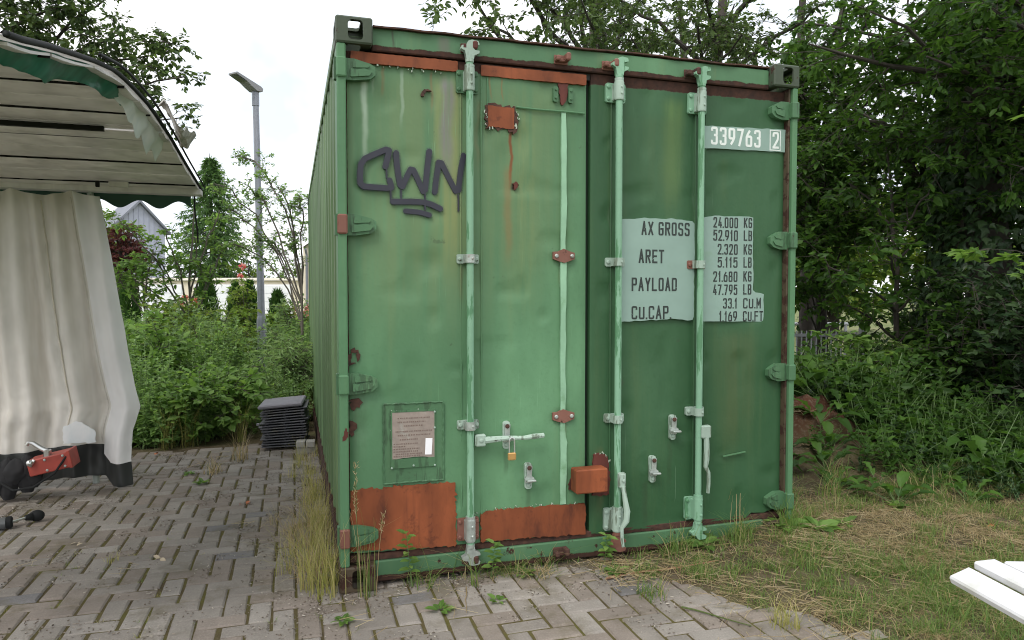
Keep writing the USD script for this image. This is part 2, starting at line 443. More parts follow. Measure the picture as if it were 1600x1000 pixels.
# side walls: trapezoid corrugation
def corrugated(x_out, sgn):
    pitch, d = 0.276, 0.034
    ys, xs = [], []
    y = 0.16
    while y < L - 0.2:
        for dy, dx in ((0.0, 0), (0.072, 0), (0.14, d), (0.208, d)):
            ys.append(y + dy); xs.append(dx)
        y += pitch
    ys.append(L - 0.12); xs.append(0)
    ys, xs = np.array(ys), np.array(xs)
    zs = np.linspace(0.16, 2.53, 14)
    P = np.zeros((len(ys), len(zs), 3))
    P[..., 0] = x_out + sgn * (0.012 + xs[:, None] + 0.004 * (meshkit.noise(np.stack(np.broadcast_arrays(ys[:, None] * 1.3, zs[None] * 2, 0.0 * zs[None]), -1)) - 0.5))
    P[..., 1] = ys[:, None]; P[..., 2] = zs[None]
    return shell(P, np.array([sgn * 0.004, 0, 0]))
obj('side_wall', corrugated(0.0, 1), M_side, ct, 'grey green corrugated long wall')
obj('side_wall', corrugated(W, -1), M_side, ct)
for x0, x1 in ((0.004, 0.064), (W - 0.064, W - 0.004)):
    obj('top_rail', bx(x0, x1, 0.178, L - 0.178, 2.52, 2.572, 0.004), M_side, ct)
    obj('bottom_rail', bx(x0, x1 , 0.178, L - 0.178, 0.03, 0.165, 0.004), M_side, ct)
roofP = np.zeros((60, 30, 3))
yy = np.linspace(0.165, L - 0.08, 60); xx = np.linspace(0.03, W - 0.03, 30)
roofP[..., 0] = xx[None]; roofP[..., 1] = yy[:, None]; roofP[..., 2] = 2.567 + 0.008 * np.sign(np.sin(yy * 2 * np.pi / 0.21))[:, None]
obj('roof', shell(roofP, np.array([0, 0, -0.004])), M_side, ct)
obj('rear_wall', bx(0.05, W - 0.05, L - 0.09, L - 0.05, 0.1, 2.5), M_side, ct)
obj('floor', bx(0.07, W - 0.07, 0.17, L - 0.12, 0.13, 0.16), M_dark, ct)

# corner castings: hollow blocks with oval holes
def casting(cx, cy, cz):
    sx, sy, sz = 0.162, 0.178, 0.118
    b = m3.Manifold.cube((sx, sy, sz), True)
    hull = trimesh.convex.convex_hull(bx(-sx / 2, sx / 2, -sy / 2, sy / 2, -sz / 2, sz / 2, 0.007).vertices)
    b = m3.Manifold(m3.Mesh(np.asarray(hull.vertices, np.float32), np.asarray(hull.faces, np.uint32)))
    b = b - m3.Manifold.cube((sx - 0.024, sy - 0.024, sz - 0.028), True)
    oval = m3.CrossSection.square((0.028, 0.050), True).offset(0.019, m3.JoinType.Round, 2.0, 24)
    f = oval.extrude(0.08).rotate((90, 0, 0))
    top = m3.CrossSection.square((0.03, 0.088), True).offset(0.017, m3.JoinType.Round, 2.0, 24).extrude(0.4).translate((0, 0, -0.2))
    side = m3.CrossSection.square((0.050, 0.028), True).offset(0.018, m3.JoinType.Round, 2.0, 24).extrude(0.4).translate((0, 0, -0.2)).rotate((90, 0, 90))
    front = f.translate((0.006, -0.05, 0)) if cy < 1 else f.translate((0, 0.13, 0))
    b = b - front - top - (side.translate((0.12 * (1 if cx > 1 else -1) * 1.6, 0, 0)))
    return b.translate((cx, cy, cz))
for cx in (0.081, W - 0.081):
    for cy in (0.089, L - 0.089):
        for cz in (0.059, H - 0.059):
            obj('corner_casting', casting(cx, cy, cz), M_castlow if cz < 1 else M_cast, ct,
                'brown rusted lower corner casting' if cz < 1 else 'upper corner casting with an oval hole')
# posts
for x0, x1, y0, y1 in ((0.004, 0.044, 0.006, 0.16), (W - 0.036, W - 0.004, 0.006, 0.16)):
    obj('corner_post', bx(x0, x1, y0, y1, 0.118, 2.473, 0.006), M_frame, ct)
obj('corner_post', bx(W - 0.047, W - 0.0365, 0.028, 0.09, 0.118, 2.473, 0.003), M_castlow, ct, 'dark brown inner edge of the right post')  # dark brown strip in the gap between door and post
for x0, x1 in ((0.004, 0.06), (W - 0.06, W - 0.004)):
    obj('corner_post', bx(x0, x1, L - 0.12, L - 0.006, 0.118, 2.473, 0.006), M_side, ct)
# header with its wavy roof lip
hd = obj('door_header', bx(0.1625, W - 0.1625, 0.045, 0.13, 2.462, 2.566, 0.005), M_head, ct)
xl = np.linspace(0.166, W - 0.166, 90)
lip = np.zeros((90, 3, 3))
wob = (meshkit.fbm(np.stack([xl * 5, 0 * xl, 0 * xl], 1), 4) - 0.5)
lip[..., 0] = xl[:, None]
lip[..., 1] = np.array([0.032, 0.075, 0.18])[None] + wob[:, None] * np.array([0.03, 0.01, 0])[None]
lip[..., 2] = 2.569 + wob[:, None] * np.array([0.024, 0.014, 0])[None]
obj('roof_lip', shell(lip, np.array([0, 0, 0.007])), M_rust, hd, 'bent rusty sheet edge of the roof')
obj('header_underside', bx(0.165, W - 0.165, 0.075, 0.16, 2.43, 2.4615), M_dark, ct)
sl = obj('door_sill', bx(0.1625, W - 0.1625, 0.048, 0.15, 0.022, 0.118, 0.005), M_sill, ct)
obj('rusted_strip', bx(0.05, W - 0.05, 0.062, 0.13, 0.1185, 0.150, 0.003), M_rust, sl)
obj('door_gasket', bx(0.044, W - 0.047, 0.105, 0.13, 0.15, 2.46), M_rubber, ct)  # dark sheet behind both doors, colours the gap as shaded

# door leaves
def door(x0, x1, zb, zt, dents, seed, thick=0.04):
    """zb: (x, z) knots of the lower edge, torn by rust; the sheet is a little dented."""
    nx, nz = 70, 120
    r = np.random.default_rng(seed)
    xs = np.linspace(x0, x1, nx); base = np.interp(xs, *np.array(zb).T) + (meshkit.fbm(np.stack([xs * 22, xs * 0, xs * 0 + seed], 1), 4) - 0.55) * 0.02
    P = np.zeros((nx, nz, 3))
    v = np.linspace(0, 1, nz)[None]
    P[..., 0] = xs[:, None]
    P[..., 2] = base[:, None] * (1 - v) + zt * v
    q = np.stack([P[..., 0] * 2.6, P[..., 2] * 1.7, np.full_like(P[..., 0], seed)], -1)
    d = (meshkit.fbm(q, 3) - 0.5) * 0.026
    q2 = np.stack([P[..., 0] * 9, P[..., 2] * 8, np.full_like(P[..., 0], seed + 5)], -1)
    d += np.maximum(meshkit.noise(q2) - 0.70, 0) * 0.034
    for cx, cz, rad, dep in dents:
        d += dep * np.exp(-((P[..., 0] - cx) ** 2 + (P[..., 2] - cz) ** 2) / rad ** 2)
    em = np.minimum.reduce([(P[..., 0] - x0) / 0.05, (x1 - P[..., 0]) / 0.05, (zt - P[..., 2]) / 0.05, (P[..., 2] - base[:, None]) / 0.05])
    d *= np.clip(em, 0.05, 1)
    P[..., 1] = DY + d
    # rounded outer edge
    P[0, :, 1] += 0.006; P[-1, :, 1] += 0.006
    B = np.zeros_like(P); B[..., 1] = (DY + thick) - P[..., 1]
    V, F = shell(P, B)
    return V, F
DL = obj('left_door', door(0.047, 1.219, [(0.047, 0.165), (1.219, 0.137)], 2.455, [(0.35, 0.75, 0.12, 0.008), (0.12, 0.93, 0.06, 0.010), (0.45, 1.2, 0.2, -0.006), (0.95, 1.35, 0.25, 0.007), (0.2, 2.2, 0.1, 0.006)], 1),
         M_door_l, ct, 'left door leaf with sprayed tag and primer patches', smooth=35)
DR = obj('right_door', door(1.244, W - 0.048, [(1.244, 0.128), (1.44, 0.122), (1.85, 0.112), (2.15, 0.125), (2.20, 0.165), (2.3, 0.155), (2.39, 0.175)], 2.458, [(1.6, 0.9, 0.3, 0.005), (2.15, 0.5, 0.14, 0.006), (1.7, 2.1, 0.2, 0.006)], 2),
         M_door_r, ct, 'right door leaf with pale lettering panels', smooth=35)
F0 = DY - 0.0075                                                # sheets fixed on the doors sit proud of the dents
def sheet(pts, t=0.004, amp=0.0, seed=0, y=F0):
    p = Polygon(pts) if amp == 0 else rough_poly(pts, np.random.default_rng(seed), amp)
    return front_poly(p, y + 0.012, y - t)
def rect(x0, x1, z0, z1): return [(x0, z0), (x1, z0), (x1, z1), (x0, z1)]

# primer patches
obj('primer_patch', sheet([(0.052, 0.178), (0.548, 0.152), (0.545, 0.462), (0.055, 0.461)], amp=0.0035, seed=1), M_orange, DL, 'large orange brown patch at the lower hinge corner')
obj('primer_patch', sheet([(0.668, 0.161), (1.218, 0.143), (1.215, 0.300), (0.90, 0.307), (0.70, 0.308), (0.668, 0.29)], amp=0.003, seed=2), M_orange, DL, 'long red brown patch along the bottom edge')
obj('primer_patch', sheet(rect(0.068, 0.560, 2.404, 2.452), t=0.006, amp=0.0008, seed=3), M_orange, DL, 'orange strip above the tag')
obj('primer_patch', sheet(rect(0.674, 1.212, 2.396, 2.446), t=0.006, amp=0.0008, seed=4), M_orange, DL, 'orange strip along the top edge')
obj('primer_patch', sheet([(0.710, 2.160), (0.838, 2.154), (0.840, 2.255), (0.706, 2.260)], amp=0.0012, seed=5), M_orange, DL, 'square orange patch with flaked rim')
obj('flaked_rim', front_poly(rough_poly([(0.698, 2.150), (0.848, 2.140), (0.856, 2.2), (0.85, 2.232), (0.84, 2.262), (0.700, 2.268)], np.random.default_rng(6), 0.006), F0 + 0.012, F0 - 0.0015), M_rust, DL)
def chips(path, n, seed, s=0.007):
    r = np.random.default_rng(seed); ln = LineString(path); ms = []
    for i in range(int(n * 0.65)):
        q = np.array(ln.interpolate(r.uniform(0, 1), normalized=True).coords[0]) + r.normal(0, 0.003, 2)
        a = np.sort(r.uniform(0, 6.28, 6)); rr = r.uniform(0.25, 1, 6) * s * r.uniform(0.3, 1.5)
        poly = Polygon(np.stack([q[0] + rr * np.cos(a) * 0.7, q[1] + rr * np.sin(a) * 1.4], 1)).buffer(0)
        if poly.area > 1e-6:
            ms.append(front_poly(poly, F0 + 0.01, F0 - 0.0028 - 0.0004 * (i % 5)))
    return cat_mesh(ms)
obj('paint_flakes', chips([(0.700, 2.24), (0.698, 2.16), (0.73, 2.148)], 16, 3), M_chip, DL)
obj('paint_flakes', chips([(0.852, 2.252), (0.858, 2.2), (0.846, 2.16)], 16, 4), M_chip, DL)
obj('paint_flakes', chips([(0.64, 0.30), (0.71, 0.312), (1.0, 0.312), (1.21, 0.304)], 40, 5, 0.004), M_chip, DL)
obj('paint_flakes', chips([(0.08, 2.398), (0.56, 2.396)], 26, 6, 0.006), M_chip, DL)
obj('rust_hole', front_poly(rough_poly([(0.052, 1.035), (0.09, 1.04), (0.1, 1.09), (0.075, 1.115), (0.054, 1.08)], np.random.default_rng(8), 0.006).difference(rough_poly([(0.062, 1.045), (0.086, 1.046), (0.09, 1.088), (0.066, 1.09)], np.random.default_rng(9), 0.003)), F0 + 0.012, F0 - 0.001), M_rust, DL)
obj('rust_hole', front_poly(rough_poly([(0.052, 0.875), (0.08, 0.88), (0.12, 0.868), (0.09, 0.845), (0.07, 0.825), (0.055, 0.85)], np.random.default_rng(10), 0.006), F0 + 0.012, F0 - 0.001), M_rust, DL)
obj('rust_hole', front_poly(rough_poly([(0.050, 0.775), (0.085, 0.77), (0.085, 0.735), (0.06, 0.70), (0.05, 0.72)], np.random.default_rng(12), 0.006), F0 + 0.012, F0 - 0.001), M_rust, DL)
obj('rust_hole', front_poly(rough_poly([(0.385, 2.295), (0.40, 2.31), (0.43, 2.312), (0.435, 2.30), (0.41, 2.300), (0.398, 2.275), (0.388, 2.28)], np.random.default_rng(13), 0.002, 0.006), F0 + 0.012, F0 - 0.001), M_rust, DL)
obj('rust_hole', front_poly(rough_poly([(0.835, 1.90), (0.855, 1.902), (0.858, 1.875), (0.84, 1.862)], np.random.default_rng(14), 0.003, 0.006), F0 + 0.012, F0 - 0.001), M_darkred, DL)
obj('paint_smear', front_poly(rough_poly([(0.02, 0.70), (0.04, 0.705), (0.041, 0.745), (0.03, 0.76), (0.02, 0.73)], np.random.default_rng(15), 0.003, 0.006), 0.0055, 0.0045), M_darkred, ct)

# weld seam of the repaired top corner, data plate and its frame
obj('weld_seam', tube([(0.850, F0, 2.262), (0.95, F0 - 0.002, 2.258), (1.1, F0 - 0.001, 2.259), (1.206, F0, 2.257)], 0.005, 6), M_frame, DL)
obj('weld_seam', tube([(0.706, F0 + 0.002, 2.39), (0.708, F0 + 0.001, 2.3), (0.706, F0 + 0.002, 2.262)], 0.004, 6), M_frame, DL)
pf = np.array(rect(0.205, 0.486, 0.478, 0.850) + [(0.205, 0.478)])
ln = LineString(pf); q = np.array([ln.interpolate(t, normalized=True).coords[0] for t in np.linspace(0, 1, 140)])
obj('plate_frame', [tube(np.stack([q[:, 0] + rng.normal(0, 0.0007, 140), np.full(140, F0 - 0.0015), q[:, 1] + rng.normal(0, 0.0009, 140)], 1), 0.0042 + 0.001 * np.sin(np.arange(140) * 1.3), 6),
                    front_poly(Polygon(rect(0.207, 0.484, 0.480, 0.848)), F0 + 0.012, F0 - 0.0008)], M_hinge, DL)
pl = obj('data_plate', front_poly(rough_poly([(0.241, 0.589), (0.30, 0.594), (0.38, 0.596), (0.446, 0.586), (0.446, 0.806), (0.241, 0.814)], np.random.default_rng(21), 0.0007), F0 + 0.012, F0 - 0.005), M_plate, DL, 'corroded data plate with illegible small print')
obj('plate_border', front_poly(Polygon(rect(0.2385, 0.4475, 0.547, 0.818)).difference(Polygon(rect(0.244, 0.443, 0.59, 0.809))), F0 + 0.012, F0 - 0.0062), M_hinge, DL)
obj('paint_flakes', chips([(0.243, 0.62), (0.241, 0.813), (0.446, 0.810)], 46, 33, 0.006), M_chip, DL)
for bxp, bzp in ((0.2415, 0.55), (0.343, 0.556), (0.444, 0.552), (0.444, 0.73), (0.444, 0.805)):
    obj('plate_rivet', bolt(bxp, F0 - 0.006, bzp, 0.005, 0.004), M_mintgrey, DL)
st = obj('white_sticker', front_poly(Polygon([(0.397, 0.604), (0.429, 0.603), (0.433, 0.680), (0.401, 0.682)]), F0 - 0.0052, F0 - 0.0062), M_paper, DL)
marks = []
for k, (zz, x0, x1) in enumerate([(0.780, 0.27, 0.42), (0.762, 0.27, 0.40), (0.744, 0.30, 0.38), (0.718, 0.26, 0.43), (0.70, 0.27, 0.42), (0.68, 0.28, 0.36), (0.66, 0.25, 0.36), (0.648, 0.25, 0.30), (0.636, 0.25, 0.37), (0.624, 0.25, 0.36), (0.612, 0.26, 0.38), (0.602, 0.25, 0.37)]):
    x = x0
    while x < x1:
        w = rng.uniform(0.003, 0.008)
        marks.append(front_poly(sbox(x, zz - 0.003 + rng.uniform(0, 0.001), x + w, zz + 0.003 + rng.uniform(0, 0.001)), F0 - 0.0052, F0 - 0.0057))
        x += w + rng.uniform(0.0015, 0.005)
obj('worn_print', marks, M_platetxt, DL)

# ghost stripe where the second rod was
zz = np.linspace(0.305, 2.262, 70)
wl = 1.0855 + 0.004 * zz * 0 - 0.006 * meshkit.fbm(np.stack([zz * 9, zz * 0, zz * 0 + 3], 1), 3); wr = 1.106 + 0.012 * meshkit.fbm(np.stack([zz * 8, zz * 0, zz * 0 + 9], 1), 3) - 0.003 + np.where(zz < 0.62, 0.006, 0)
obj('pale_paint_stripe', front_poly(Polygon(np.vstack([np.stack([wl, zz], 1), np.stack([wr, zz], 1)[::-1]])).buffer(0), F0 + 0.012, F0 - 0.0005), M_ghost, DL, 'pale stripe left by a missing lock rod')

# panel edges on the doors
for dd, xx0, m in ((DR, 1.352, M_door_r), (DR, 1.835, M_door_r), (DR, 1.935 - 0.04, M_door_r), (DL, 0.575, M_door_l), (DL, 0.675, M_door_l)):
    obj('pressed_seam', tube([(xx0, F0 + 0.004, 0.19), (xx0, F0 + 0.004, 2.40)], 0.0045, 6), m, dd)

# hinges
def hinge(xk, xt, zc, sgn):
    """Knuckle on the post, tapering leaf with an embossed rib on the door."""
    xb = 0.047 if sgn > 0 else W - 0.060
    h = 0.044
    leaf = [(xb - sgn * 0.05, zc - h), (xb + sgn * 0.035, zc - h), (xt - sgn * 0.02, zc - h * 0.75), (xt, zc - h * 0.35), (xt, zc + h * 0.35), (xt - sgn * 0.02, zc + h * 0.62), (xb + sgn * 0.035, zc + h), (xb - sgn * 0.05, zc + h)]
    a = front_poly(Polygon(leaf).buffer(0.004).buffer(0), F0 + 0.012, F0 - 0.024)
    rib = Polygon([(xb + sgn * 0.02, zc - h * 0.75), (xt - sgn * 0.025, zc - h * 0.5), (xt - sgn * 0.012, zc - h * 0.1), (xt - sgn * 0.045, zc + 0.1 * h), (xb + sgn * 0.04, zc - h * 0.1), (xb + sgn * 0.02, zc + 0.0 * h)])
    rib2 = Polygon([(xb + sgn * 0.03, zc + h * 0.2), (xt - sgn * 0.03, zc + h * 0.30), (xt - sgn * 0.02, zc + h * 0.50), (xb + sgn * 0.03, zc + h * 0.8)])
    b = front_poly(rib.buffer(-0.003).buffer(0.005), F0, F0 - 0.032)
    c = front_poly(rib2.buffer(-0.003).buffer(0.005), F0, F0 - 0.030)
    k = bx(min(xk, xk + sgn * 0.044), max(xk, xk + sgn * 0.044), -0.006, 0.07, zc - h, zc + h, 0.006)
    return [a, b, c], k
for zc in (2.365, 1.672, 0.952, 0.252):
    lf, k = hinge(0.002, 0.172, zc, 1)
    obj('hinge', lf, M_hinge, DL); obj('hinge_knuckle', k, M_rustmint if zc in (1.672, 0.252) else M_frame, ct)
for zc in (2.352, 1.652, 0.932, 0.222):
    lf, k = hinge(W - 0.002, W - 0.150, zc, -1)
    obj('hinge', lf, M_hinge, DR); obj('hinge_knuckle', k, M_hinge, ct)

# lock rods with guides, cams and keepers
RY = 0.012
def lock_rod(x, parent, zb, zt, mat):
    obj('lock_rod', tube([(x, RY, zb), (x + 0.001, RY - 0.001, (zb + zt) / 2), (x, RY, zt)], 0.0172, 16), mat, parent, smooth=40)
def long_guide(x, z0, z1, parent, m_plate, m_body):
    xp = x - 0.002
    pl = front_poly(Polygon(rect(xp - 0.054, xp + 0.052, z0, z1)).buffer(-0.01).buffer(0.01), F0 + 0.01, F0 - 0.007)
    bl = [bolt(xp + sx, F0 - 0.007, zc, 0.0095) for sx in (-0.042, 0.041) for zc in (z0 + 0.018, z1 - 0.018)]
    obj('guide_plate', [pl] + bl, m_plate, parent)
    body = [tube([(x, RY, z0 - 0.008), (x, RY, z0 - 0.008), (x, RY, z0 + 0.006)], [0.026, 0.026, 0.026], 16), tube([(x, RY, z0 + 0.004), (x, RY, z0 + 0.012), (x, RY, z1 - 0.004), (x, RY, z1 + 0.004)], [0.022, 0.0245, 0.0245, 0.022], 16),
            bx(x - 0.024, x + 0.024, RY, F0, z0 + 0.006, z1 - 0.006, 0.004), bolt(x + 0.004, RY - 0.022, z0 + 0.035, 0.006, 0.008), bolt(x + 0.004, RY - 0.022, z1 - 0.03, 0.006, 0.008),
            tube([(x, RY, z1 + 0.004), (x, RY, z1 + 0.016)], 0.023, 14)]
    obj('rod_guide', body, m_body, parent, smooth=35)
def short_guide(x, z, parent, m_plate, m_body, h=0.022):
    pl = front_poly(Polygon(rect(x - 0.055, x + 0.052, z - h, z + h)).buffer(-0.008).buffer(0.008), F0 + 0.01, F0 - 0.006)
    obj('guide_plate', [pl, bolt(x - 0.041, F0 - 0.006, z, 0.010), bolt(x + 0.040, F0 - 0.006, z, 0.010)], m_plate, parent)
    a = np.linspace(-0.15 * np.pi, 1.15 * np.pi, 14)
    o = np.stack([x + 0.0255 * np.cos(a), RY - 0.0255 * np.sin(a)], 1); i = np.stack([x + 0.0185 * np.cos(a), RY - 0.0185 * np.sin(a)], 1)
    o = np.vstack([[x + 0.0255, F0], o, [x - 0.0255, F0]]); i = np.vstack([[x + 0.0185, F0], i, [x - 0.0185, F0]])
    m = trimesh.creation.extrude_polygon(Polygon(np.vstack([o, i[::-1]])).buffer(0), 2 * h - 0.004, engine='earcut')
    v = np.array(m.vertices); v[:, 2] += z - h + 0.002
    obj('rod_guide', [(v, np.array(m.faces)), bolt(x + 0.008, RY - 0.024, z, 0.006, 0.005)], m_body, parent, smooth=35)
def cam(x, z, up, parent, mat):
    s = 1 if up else -1
    pts = [(-0.018, 0), (0.018, 0), (0.020, 0.018), (0.044, 0.030), (0.046, 0.042), (0.022, 0.044), (0.020, 0.062), (0.046, 0.070), (0.040, 0.086), (0.010, 0.090), (-0.008, 0.084), (-0.016, 0.066), (-0.040, 0.060), (-0.044, 0.046), (-0.024, 0.036), (-0.020, 0.018)]
    obj('rod_cam', [front_poly(Polygon([(x + a, z + s * b) for a, b in pts]).buffer(-0.003).buffer(0.003), RY + 0.016, RY - 0.014), tube([(x, RY, z - s * 0.012), (x, RY, z + s * 0.004)], 0.0205, 14)], mat, parent)
def keeper(x, z, parent, mat, up=True):
    s = 1 if up else -1
    a = [bx(x - 0.036, x + 0.036, 0.038, 0.047, z - 0.022, z + 0.022, 0.003)]
    a += [xf(bx(-0.011, 0.011, -0.045, 0.0, -0.012, 0.012, 0.005), (0, 0, 0), (x - 0.025, 0.042, z - 0.002)), xf(bx(-0.012, 0.012, -0.050, 0.0, -0.018, 0.02, 0.006), (0, 0, 0), (x + 0.025, 0.042, z + 0.006)),
          xf(bx(-0.02, 0.02, -0.022, 0.0, -0.006, 0.01, 0.003), (0, 0, 0), (x, 0.042, z - 0.008))]
    obj('cam_keeper', a, mat, parent)
x1, x2, x3, x4 = 0.6085, 1.073, 1.3745, 1.842
lock_rod(x1, DL, 0.16, 2.452, M_mint); lock_rod(x3, DR, 0.15, 2.45, M_mint); lock_rod(x4, DR, 0.16, 2.45, M_mint)
long_guide(x1, 2.305, 2.412, DL, M_hinge, M_mintgrey); long_guide(x3, 2.322, 2.418, DR, M_mint, M_mintgrey); long_guide(x4, 2.300, 2.408, DR, M_mint, M_mintgrey)
long_guide(x1, 0.175, 0.285, DL, M_rustmint, M_galv); long_guide(x4, 0.165, 0.285, DR, M_mint, M_mint); long_guide(x3, 0.150, 0.265, DR, M_mintgrey, M_mintgrey)
for z in (1.527, 0.735):
    short_guide(x1, z, DL, M_mintgrey, M_galv)
for z in (1.522, 0.728):
    short_guide(x3, z, DR, M_mintgrey, M_mintgrey)
short_guide(x4, 1.515, DR, M_rustmint, M_mintgrey); short_guide(x4, 0.742, DR, M_mintgrey, M_mintgrey)
cam(x1, 2.452, True, DL, M_mintgrey); cam(x3, 2.448, True, DR, M_mint); cam(x4, 2.445, True, DR, M_mint)
cam(x1, 0.155, False, DL, M_galv); cam(x3, 0.14, False, DR, M_rustmint); cam(x4, 0.155, False, DR, M_mint)
keeper(x1, 2.512, hd, M_darkred); keeper(1.075, 2.505, hd, M_rustmint); keeper(x3 - 0.045, 2.50, hd, M_rustmint); keeper(x4 - 0.05, 2.50, hd, M_rust)
keeper(1.075, 0.072, sl, M_rust); keeper(x1, 0.085, sl, M_rust)
# brackets of the missing rod
for z in (1.549, 0.750):
    obj('empty_bracket', [front_poly(Polygon([(1.040, z - 0.016), (1.068, z - 0.026), (1.10, z - 0.034), (1.122, z - 0.026), (1.152, z - 0.016), (1.154, z + 0.016), (1.125, z + 0.024), (1.095, z + 0.036), (1.066, z + 0.022), (1.040, z + 0.020)]), F0 + 0.01, F0 - 0.006)], M_rustmint, DL, 'rusted empty rod bracket')
    obj('bracket_bolt', [bolt(1.056, F0 - 0.006, z, 0.010, 0.008), bolt(1.138, F0 - 0.006, z, 0.010, 0.008)], M_galv, DL)
for xa_, xb_ in ((1.038, 1.063), (1.118, 1.142)):
    obj('bracket_stub', [front_poly(Polygon(rect(xa_, xb_, 2.302, 2.376)).buffer(-0.008).buffer(0.008), F0 + 0.01, F0 - 0.008)] + [bolt((xa_ + xb_) / 2, F0 - 0.008, z, 0.006, 0.006) for z in (2.32, 2.36)], M_hinge, DL, 'green bracket stub under the top strip')
obj('primer_patch', sheet([(1.066, 2.40), (1.116, 2.40), (1.113, 2.33), (1.10, 2.30), (1.086, 2.285), (1.076, 2.31)], t=0.002, amp=0.002, seed=31), M_darkred, DL, 'dark red patch between the bracket stubs')

# handles
hb = obj('door_handle', [bx(x1 + 0.022, x1 + 0.075, RY - 0.013, RY + 0.013, 0.634, 0.692, 0.006), bolt(x1 + 0.05, RY - 0.012, 0.664, 0.010, 0.007),
     tube([(x1 + 0.07, RY - 0.004, 0.662), (x1 + 0.13, RY - 0.006, 0.665), (x1 + 0.20, RY - 0.01, 0.668), (x1 + 0.26, RY - 0.012, 0.664), (x1 + 0.31, RY - 0.012, 0.668), (x1 + 0.366, RY - 0.012, 0.671)], [0.017, 0.015, 0.010, 0.010, 0.013, 0.012], 8)], M_mintgrey, DL, smooth=30)
def retainer(x, z0, z1, parent, flip=False):
    c = (z0 + z1) / 2
    obj('handle_retainer', [front_poly(Polygon(rect(x - 0.018, x + 0.018, z0, z1)).buffer(-0.014).buffer(0.014), F0 + 0.01, F0 - 0.010), bolt(x, F0 - 0.01, z0 + 0.02, 0.010, 0.006)], M_mintgrey, parent)
    obj('retainer_catch', [front_poly(Polygon([(x - 0.02, c - 0.03), (x + 0.014, c - 0.034), (x + 0.026, c - 0.008), (x + 0.012, c + 0.002), (x + 0.016, z1 - 0.012), (x - 0.013, z1 - 0.012), (x - 0.012, c + 0.004), (x - 0.024, c - 0.010)]).buffer(-0.003).buffer(0.003), F0 - 0.012, F0 - 0.024),
        bx(x - 0.018, x + 0.028, F0 - 0.052, F0 - 0.02, c - 0.022, c - 0.012, 0.003)], M_galv, parent)
    obj('retainer_bolt', [bolt(x, F0 - 0.024, z1 - 0.022, 0.011, 0.008)], M_rust, parent)
retainer(0.797, 0.607, 0.742, DL); retainer(0.910, 0.400, 0.530, DL); retainer(1.708, 0.597, 0.728, DR); retainer(1.592, 0.38, 0.520, DR)
obj('door_handle', [bx(x3 - 0.008, x3 + 0.028, RY - 0.048, RY - 0.016, 0.385, 0.462, 0.006), bolt(x3 + 0.012, RY - 0.05, 0.425, 0.008, 0.006),
    tube([(x3 + 0.012, RY - 0.045, 0.395), (x3 + 0.020, RY - 0.05, 0.33), (x3 + 0.030, RY - 0.052, 0.27), (x3 + 0.026, RY - 0.052, 0.22), (x3 + 0.004, RY - 0.05, 0.185), (x3 + 0.004, RY - 0.05, 0.14), (x3 + 0.010, RY - 0.05, 0.09)], [0.011, 0.013, 0.017, 0.016, 0.010, 0.009, 0.008], 8)], M_mintgrey, DR, smooth=30)
obj('door_handle', [bx(x4 + 0.004, x4 + 0.060, RY - 0.030, RY + 0.004, 0.605, 0.672, 0.006),
    tube([(x4 + 0.034, RY - 0.02, 0.61), (x4 + 0.036, RY - 0.022, 0.55), (x4 + 0.034, RY - 0.022, 0.49), (x4 + 0.030, RY - 0.022, 0.455), (x4 + 0.046, RY - 0.024, 0.425), (x4 + 0.048, RY - 0.024, 0.37), (x4 + 0.044, RY - 0.024, 0.315)], [0.014, 0.015, 0.015, 0.012, 0.010, 0.010, 0.009], 8)], M_mintgrey, DR, smooth=30)
obj('scratch_mark', front_poly(Polygon([(2.02, 0.482), (2.16, 0.499), (2.16, 0.505), (2.02, 0.488)]), F0 + 0.008, F0 - 0.0003), M_frame, DR)

# lock box welded over the gap
obj('lock_box', [bx(1.135, 1.305, -0.030, 0.050, 0.372, 0.492, 0.006)], M_orange, ct, 'orange brown steel lock box bridging the two doors')
obj('primer_patch', sheet([(1.258, 0.335), (1.345, 0.330), (1.352, 0.40), (1.345, 0.505), (1.33, 0.545), (1.285, 0.552), (1.258, 0.545)], t=0.003, amp=0.003, seed=41), M_darkred, DR, 'dark red patch around the lock box')
obj('primer_patch', sheet([(1.125, 0.38), (1.135, 0.43), (1.15, 0.445), (1.19, 0.43), (1.19, 0.375)], t=0.003, amp=0.003, seed=42), M_darkred, DL, 'small dark red patch left of the lock box')
obj('paint_flakes', chips([(1.262, 0.55), (1.32, 0.552), (1.35, 0.50)], 22, 43, 0.006), M_chip, DR)

